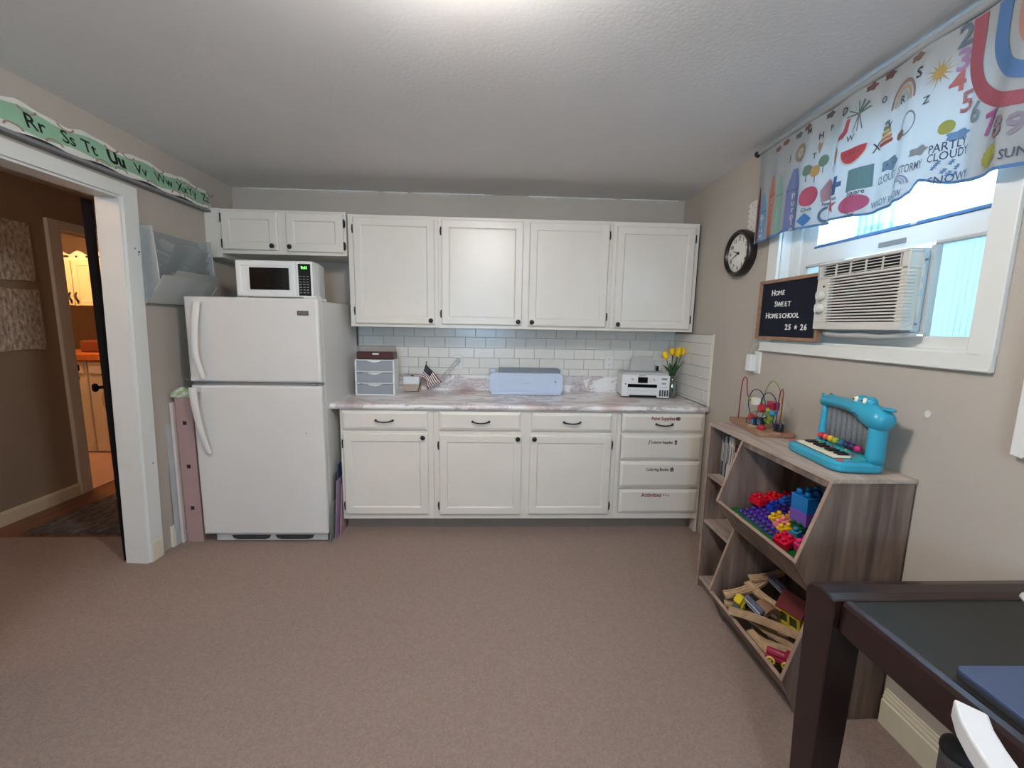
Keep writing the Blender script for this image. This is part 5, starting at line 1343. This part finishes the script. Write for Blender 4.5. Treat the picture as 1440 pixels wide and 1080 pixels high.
cir = [(.050 + .075 * math.cos(q), .100 + .070 * math.sin(q), .0) for q in [PI * 1.0 - PI * i / 7 for i in range(8)]]
wire([(.0, .018, .02), (-.02, .05, .02)] + cir + [(.12, .05, 0), (.11, .018, 0)], blu, 'second dark blue wire')
wire([(-.11, .018, .0), (-.10, .05, .0), (-.06, .085, -.02), (-.05, .16, -.03), (.0, .215, -.03), (.06, .20, -.03), (.10, .14, -.03), (.12, .06, -.03), (.12, .018, -.03)], grn, 'pale green wire')
def bead_(c, r, col, kind='ball', lab='bead'):
    r *= 1.2
    g = G(MZ)
    if kind == 'ball': g.ball(c, r)
    elif kind == 'cube': g.box(c[0] - r, c[0] + r, c[1] - r, c[1] + r, c[2] - r, c[2] + r)
    elif kind == 'disc': g.cyl((c[0], c[1], c[2] - r * .7), (c[0], c[1], c[2] + r * .7), r, n=14)
    elif kind == 'tube': g.cyl((c[0], c[1] - r * .9, c[2]), (c[0], c[1] + r * .9, c[2]), r, n=14)
    o = part('bead', g, colr(*col, .3), t, bev=.0015 if kind != 'ball' else 0)
    return o
for c, r, col, k in [((-.058, .128, .03), .010, (.50, .56, .22), 'ball'), ((-.022, .122, .025), .013, (.88, .86, .82), 'cube'), ((.030, .098, .02), .015, (.72, .10, .16), 'disc'), ((.055, .120, -.01), .013, (.66, .06, .22), 'cube'), ((.080, .120, -.01), .013, (.60, .05, .20), 'cube'),
        ((.056, .096, .0), .012, (.60, .68, .20), 'ball'), ((.088, .090, .0), .013, (.20, .46, .58), 'ball'), ((.070, .076, .0), .016, (.46, .54, .20), 'tube'), ((.055, .050, .0), .014, (.55, .64, .22), 'ball'), ((.02, .034, .03), .012, (.50, .60, .24), 'ball'),
        ((-.018, .048, .04), .013, (.74, .12, .16), 'disc'), ((.006, .044, .036), .012, (.50, .08, .12), 'ball'), ((.014, .060, .0), .010, (.88, .84, .78), 'ball'), ((-.002, .044, .03), .011, (.30, .26, .26), 'cube'),
        ((.138, .040, -.01), .015, (.08, .08, .12), 'tube'), ((.136, .024, -.01), .013, (.72, .50, .44), 'tube'), ((.09, .026, .045), .013, (.70, .10, .18), 'ball')]:
    bead_(c, r, col, k)
for cx, cy, cd2 in ((.030, .038, .052), (.066, .044, .040)):       # black flower beads with blue rings
    g = G(MZ); g.prism([(cx + .024 * (1 + .12 * math.cos(5 * q)) * math.cos(q), cy + .021 * (1 + .12 * math.cos(5 * q)) * math.sin(q)) for q in [2 * PI * i / 30 for i in range(30)]], cd2 - .008, cd2 + .008)
    o = part('flower_bead', g, colr(.06, .07, .12, .3), t, bev=.002)
    g = G(MZ); pts = [(cx + .009 * math.cos(q), cy + .009 * math.sin(q), cd2 + .009) for q in [2 * PI * i / 16 for i in range(16)]]; g.tube(pts, .002, 6, closed=True); part('blue_ring', g, colr(.35, .60, .78), o)
g = G(MZ); g.cyl((.04, .018, .06), (.04, .026, .06), .020, n=16); part('bead_stand', g, W['beech'], t)

# ================================================================== TOY PIANO
MPn = frame((1.232, -1.685, .9455), Vector((-.10, -.995, 0)).normalized(), (0, 0, 1), Vector((-.995, .10, 0)).normalized())   # origin front-left corner: (right, up, towards room)
t = thing('toy_piano', 'turquoise hippo-shaped toy piano with white keys on the bookcase', 'toy piano', (1.33, -1.85, .946))
BWd, BDp = .315, .185
def plan(x0, x1, d0, d1, r): return rr(x0, x1, d0, d1, r, 6)
SW = Matrix(((1, 0, 0, 0), (0, 0, 1, 0), (0, 1, 0, 0), (0, 0, 0, 1)))
TE = W['teal']
g = G(MPn); a = plan(0, BWd, -BDp, .0, .045)
g.rings([[(x, .002, d) for x, d in plan(.008, BWd - .008, -BDp + .008, -.006, .040)], [(x, .010, d) for x, d in a], [(x, .030, d) for x, d in a], [(x, .040, d) for x, d in plan(.008, BWd - .008, -BDp + .008, -.008, .038)]], smooth=False)
part('base', g, TE, t, bev=.004, seg=3)
# keyboard well and keys
g = G(MPn); g.box(.043, BWd - .050, .040, .0415, -.088, -.022); part('key_bed', g, W['dgrey'], t)
for k in range(13):
    x0 = .045 + k * (BWd - .097) / 13
    g = G(MPn); g.box(x0, x0 + (BWd - .097) / 13 - .0012, .0415, .049, -.086, -.024); part('white_key', g, W['ivory'], t, bev=.001, seg=1)
for k in (1, 2, 4, 5, 6, 8, 9, 11, 12):
    x0 = .045 + k * (BWd - .097) / 13
    g = G(MPn); g.box(x0 - .0052, x0 + .0052, .049, .057, -.086, -.048); part('black_key', g, W['black'], t, bev=.001, seg=1)
# sloped control panel behind the keys
g = G(MPn); g.rings([[(x, .040, -.088), (x, .056, -.126), (x, .040, -.126)] for x in (.020, BWd - .020)]); part('control_panel', g, W['tealr'], t)
def pb(x, q, r, col, nm='button'):
    z = .040 + .016 * q; d = -.088 - .038 * q; g = G(MPn); g.lathe([(r, .0), (r * .95, .003), (r * .5, .0045), (.0004, .005)], (x, z, d), (0, .91, .41), 12); part(nm, g, colr(*col, .3), t)
for x, q, r, c in ((.050, .5, .008, (.55, .66, .22)), (.085, .45, .008, (.08, .12, .22)), (.125, .5, .008, (.62, .28, .42)), (.175, .35, .006, (.10, .10, .16)), (.200, .35, .006, (.06, .08, .08)), (.190, .8, .004, (.85, .80, .3)), (.228, .5, .007, (.62, .30, .40)), (.248, .5, .007, (.62, .30, .40)), (.150, .2, .004, (.5, .7, .3)), (.222, .15, .007, (.85, .9, .9))): pb(x, q, r, c)
for x, d in ((.020, -.022), (BWd - .028, -.030)):
    g = G(MPn); g.cyl((x, .040, d), (x, .044, d), .011, n=16); part('button', g, colr(.78, .34, .36), t)
# side posts: left post thin, right post thick (hippo neck)
def loftpost(cx, w0, w1, dz0, dz1, z0, z1):
    g = G(MPn); L = []
    for i in range(7):
        u = i / 6; w = w0 + (w1 - w0) * u; dd_ = dz0 + (dz1 - dz0) * u; z = z0 + (z1 - z0) * u
        L.append([(cx + w / 2 * math.cos(q) * (1 if abs(math.cos(q)) > .4 else 1), z, -.145 + dd_ / 2 * math.sin(q)) for q in [2 * PI * k / 14 for k in range(14)]])
    g.rings(L, smooth=True); return g
part('left_post', loftpost(.022, .030, .020, .055, .040, .035, .205), TE, t)
part('neck', loftpost(BWd - .024, .046, .040, .065, .065, .035, .190), TE, t)
# head: snout at left, brow and cheek at right, lofted along x (arched underside)
g = G(MPn); L = []
prof = [(-.006, .212, .010, .010), (.004, .212, .022, .026), (.022, .214, .027, .034), (.045, .219, .024, .036), (.080, .222, .022, .036), (.120, .222, .022, .038), (.155, .222, .024, .040), (.190, .222, .029, .043), (.220, .216, .036, .046), (.250, .205, .044, .048), (.280, .196, .047, .048), (.305, .194, .042, .045), (.322, .196, .030, .034), (.331, .198, .012, .014)]
for x, z, rz, rd in prof: L.append([(x, z + rz * math.sin(q), -.145 + rd * math.cos(q)) for q in [2 * PI * k / 18 for k in range(18)]])
g.rings(L, smooth=True); part('head', g, TE, t, sub=1)
for x in (.205, .245):       # eye bumps with white eyes
    g = G(MPn); g.ball((x, .248, -.142), (.020, .022, .022), 14); o = part('eye_bump', g, TE, t)
    g = G(MPn); g.ball((x - .006, .252, -.126), (.013, .012, .010), 12); o2 = part('eye', g, colr(.92, .90, .82, .3), t)
    g = G(MPn); g.ball((x - .008, .253, -.117), (.004, .004, .003), 8); part('pupil', g, W['black'], o2)
g = G(MPn); g.ball((.318, .236, -.150), (.024, .008, .016), 12); part('ear', g, TE, t)
for d in (-.160, -.128): 
    g = G(MPn); g.ball((.016, .238, d), (.009, .007, .008), 10); g.ball((.014, .244, d + .003), (.004, .002, .004), 8, m=1); part('nostril', g, [TE, W['black']], t)
g = G(MPn)
for k in range(3): g.ball((.222 + .013 * k, .208 - .004 * k, -.099), (.006, .006, .004), 10)
part('cheek_dimple', g, pm('dark_teal', (.06, .40, .50), .4, noise=(6, .05)), t)
ac_ = frosted('tube_plastic', (.66, .68, .70), .30)
for k in range(8):
    x = .046 + k * .0285; zt = .196 - (0 if x < .17 else (x - .17) * .38)
    g = G(MPn); g.lathe([(.0115, .058), (.0115, zt), (.0105, zt), (.0105, .058)], (x, 0, -.145), (0, 1, 0), 14); part('clear_tube', g, ac_, t)
g = G(MPn); g.box(.030, BWd - .045, .060, .188, -.170, -.166); part('tube_backing', g, frosted('grey_film', (.45, .47, .50), .55), t)
for k, c in enumerate([(.78, .20, .28), (.86, .36, .30), (.84, .66, .20), (.62, .66, .18), (.16, .40, .50), (.14, .14, .34), (.22, .12, .30), (.70, .14, .38)]):
    g = G(MPn); g.ball((.046 + k * .0285, .074, -.118), .0135, 14); part('note_ball', g, colr(*c, .2), t)

# ================================================================== TABLE, LAPTOP, CHAIR
TZ = .80
t = thing('dining_table', 'dark espresso table with black inset top at the right front', 'table', (1.14, -3.1, 0))
def rail(pts0, pts1, prof, name):
    """prof in (across, z); swept from pts0 to pts1; across direction = right of travel"""
    a, b = Vector(pts0), Vector(pts1); d = (b - a).normalized(); rgt = Vector((d.y, -d.x, 0))
    g = G(); g.rings([[Vector((p.x, p.y, 0)) + rgt * u + Vector((0, 0, z)) for u, z in prof] for p in (a, b)], smooth=False); return part(name, g, W['espresso'], t, bev=.004, seg=3)
# far rail along x: outer edge y=-2.385, inner y=-2.475 ; rounded
pf = [(0, TZ - .055), (0, TZ - .022), (.012, TZ - .006), (.035, TZ), (.065, TZ - .001), (.088, TZ - .006), (.092, TZ - .030), (.092, TZ - .055)]
rail((.822, -2.385, 0), (1.445, -2.385, 0), pf, 'far_rail')
pl_ = [(0, TZ - .085), (0, TZ - .012), (.006, TZ - .004), (.018, TZ - .001), (.028, TZ - .004), (.030, TZ - .085)]
a_ = (.838, -3.75, 0); b_ = (.838, -2.478, 0); rail(a_, b_, pl_, 'side_rail')
rail((1.445, -2.478, 0), (1.445, -3.75, 0), pl_, 'side_rail'); rail((1.445, -3.84, 0), (.838, -3.84, 0), [(u - .09, z) for u, z in pf], 'near_rail')
g = G(); g.box(.866, 1.418, -3.75, -2.474, TZ - .03, TZ - .010); part('inset_top', g, W['dark_top'], t)
for x, y in ((.822, -2.475), (1.36, -2.475), (.838, -3.84), (1.36, -3.84)):
    g = G(); L = []
    x1_, y1_ = x + .085, y + .088
    for z, k in ((0, .012), (.4, .004), (TZ - .056 if x > 1 else TZ - .020, 0)): L.append([(x + k, y + k, z), (x1_ - k, y + k, z), (x1_ - k, y1_ - k, z), (x + k, y1_ - k, z)])
    g.rings(L); part('leg', g, W['espresso'], t, bev=.003)
g = G(); g.box(.842, .8435, -2.72, -2.66, TZ - .045, TZ - .042, M=None); 
ML_ = rotz((.885, -2.686, TZ - .0095), -.02)
t = thing('laptop', 'closed slate-blue laptop lying on the black table top', 'laptop', ML_ @ Vector((0, 0, 0)))
g = G(ML_); g.prism(rr(0, .36, -.26, 0, .014), .0, .009); part('base', g, W['dgrey'], t, bev=.001)
g = G(ML_); g.prism(rr(0, .36, -.26, 0, .014), .010, .018); part('lid', g, W['navy'], t, bev=.0015)
M = rotz((1.335, -2.515, TZ - .0095), .2)
t = thing('computer_mouse', 'white rounded mouse at the far edge of the table', 'mouse', M @ Vector((0, 0, 0)))
g = G(M); n = 10; L = []
for i in range(9):
    u = i / 8; r = .032 * math.sin(PI * (.08 + .86 * u)) ** .5; h = .038 * math.sin(PI * (.10 + .82 * u)) ** .7
    L.append([(r * math.cos(q), -.055 + .11 * u, max(0, h * math.sin(q))) for q in [PI * k / n for k in range(n + 1)]])
g.rings(L, smooth=True); part('shell', g, W['white'], t)
g = G(M); g.cyl((-.004, .03, .034), (.004, .03, .034), .006, n=10); part('wheel', g, W['greyp'], t)

# white chair with curved top rail
t = thing('white_chair', 'white painted chair with curved back rail at the left side of the table', 'chair', (.86, -3.08, 0))
wc = pm('chair_white', (.86, .87, .88), .35, noise=(7, .03))
def P3(u):   # back rail arc, bowed towards the left
    return Vector((.752 - .095 * math.sin(PI * u) ** .8, -2.82 - .48 * u, .842))
g = G(); L = []
for i in range(17):
    u = i / 16; p = P3(u); q = P3(min(1, u + .01)) - P3(max(0, u - .01)); q.normalize(); s_ = Vector((q.y, -q.x, 0))
    L.append([p + s_ * .019 + Vector((0, 0, -.016)), p + s_ * .019 + Vector((0, 0, .018)), p - s_ * .019 + Vector((0, 0, .018)), p - s_ * .019 + Vector((0, 0, -.016))])
g.rings(L); part('back_rail', g, wc, t, bev=.004)
for u in (.22, .97):
    p = P3(u); g = G(); g.tube([(p.x + .06, p.y, 0.0), (p.x + .05, p.y, .25), (p.x + .035, p.y, .45), (p.x + .005, p.y, .70), (p.x, p.y, .82)], [.015, .018, .020, .016, .013], 10); part('rear_leg', g, wc, t)
for u in (.36, .5, .64, .8):
    p = P3(u); g = G(); g.tube([(p.x + .02 + .05 * math.sin(PI * u), p.y, .44), (p.x, p.y, .82)], .008, 8); part('spindle', g, wc, t)
g = G(); g.prism(rr(.77, 1.16, -3.25, -2.83, .05), .425, .455); part('seat', g, wc, t, bev=.008)
for y in (-2.87, -3.20):
    g = G(); g.tube([(1.13, y, 0), (1.11, y, .43)], [.014, .019], 10); part('front_leg', g, wc, t)
# slim dark bin under the table
t = thing('slim_bin', 'dark grey round-topped slim bin standing under the table beside the baseboard', 'bin', (1.195, -2.50, 0))
g = G(); g.lathe([(.001, 0), (.034, 0), (.037, .01), (.041, .345), (.042, .378)], (1.195, -2.50, 0), n=24); part('bin_body', g, pm('charcoal_plastic', (.46, .44, .42), .7, noise=(40, .1)), t)
g = G(); g.lathe([(.043, .376), (.044, .384), (.041, .398), (.032, .406), (.016, .411), (.001, .413)], (1.195, -2.50, 0), n=24); part('lid', g, pm('black_lid', (.20, .19, .19), .6, noise=(40, .1)), t)
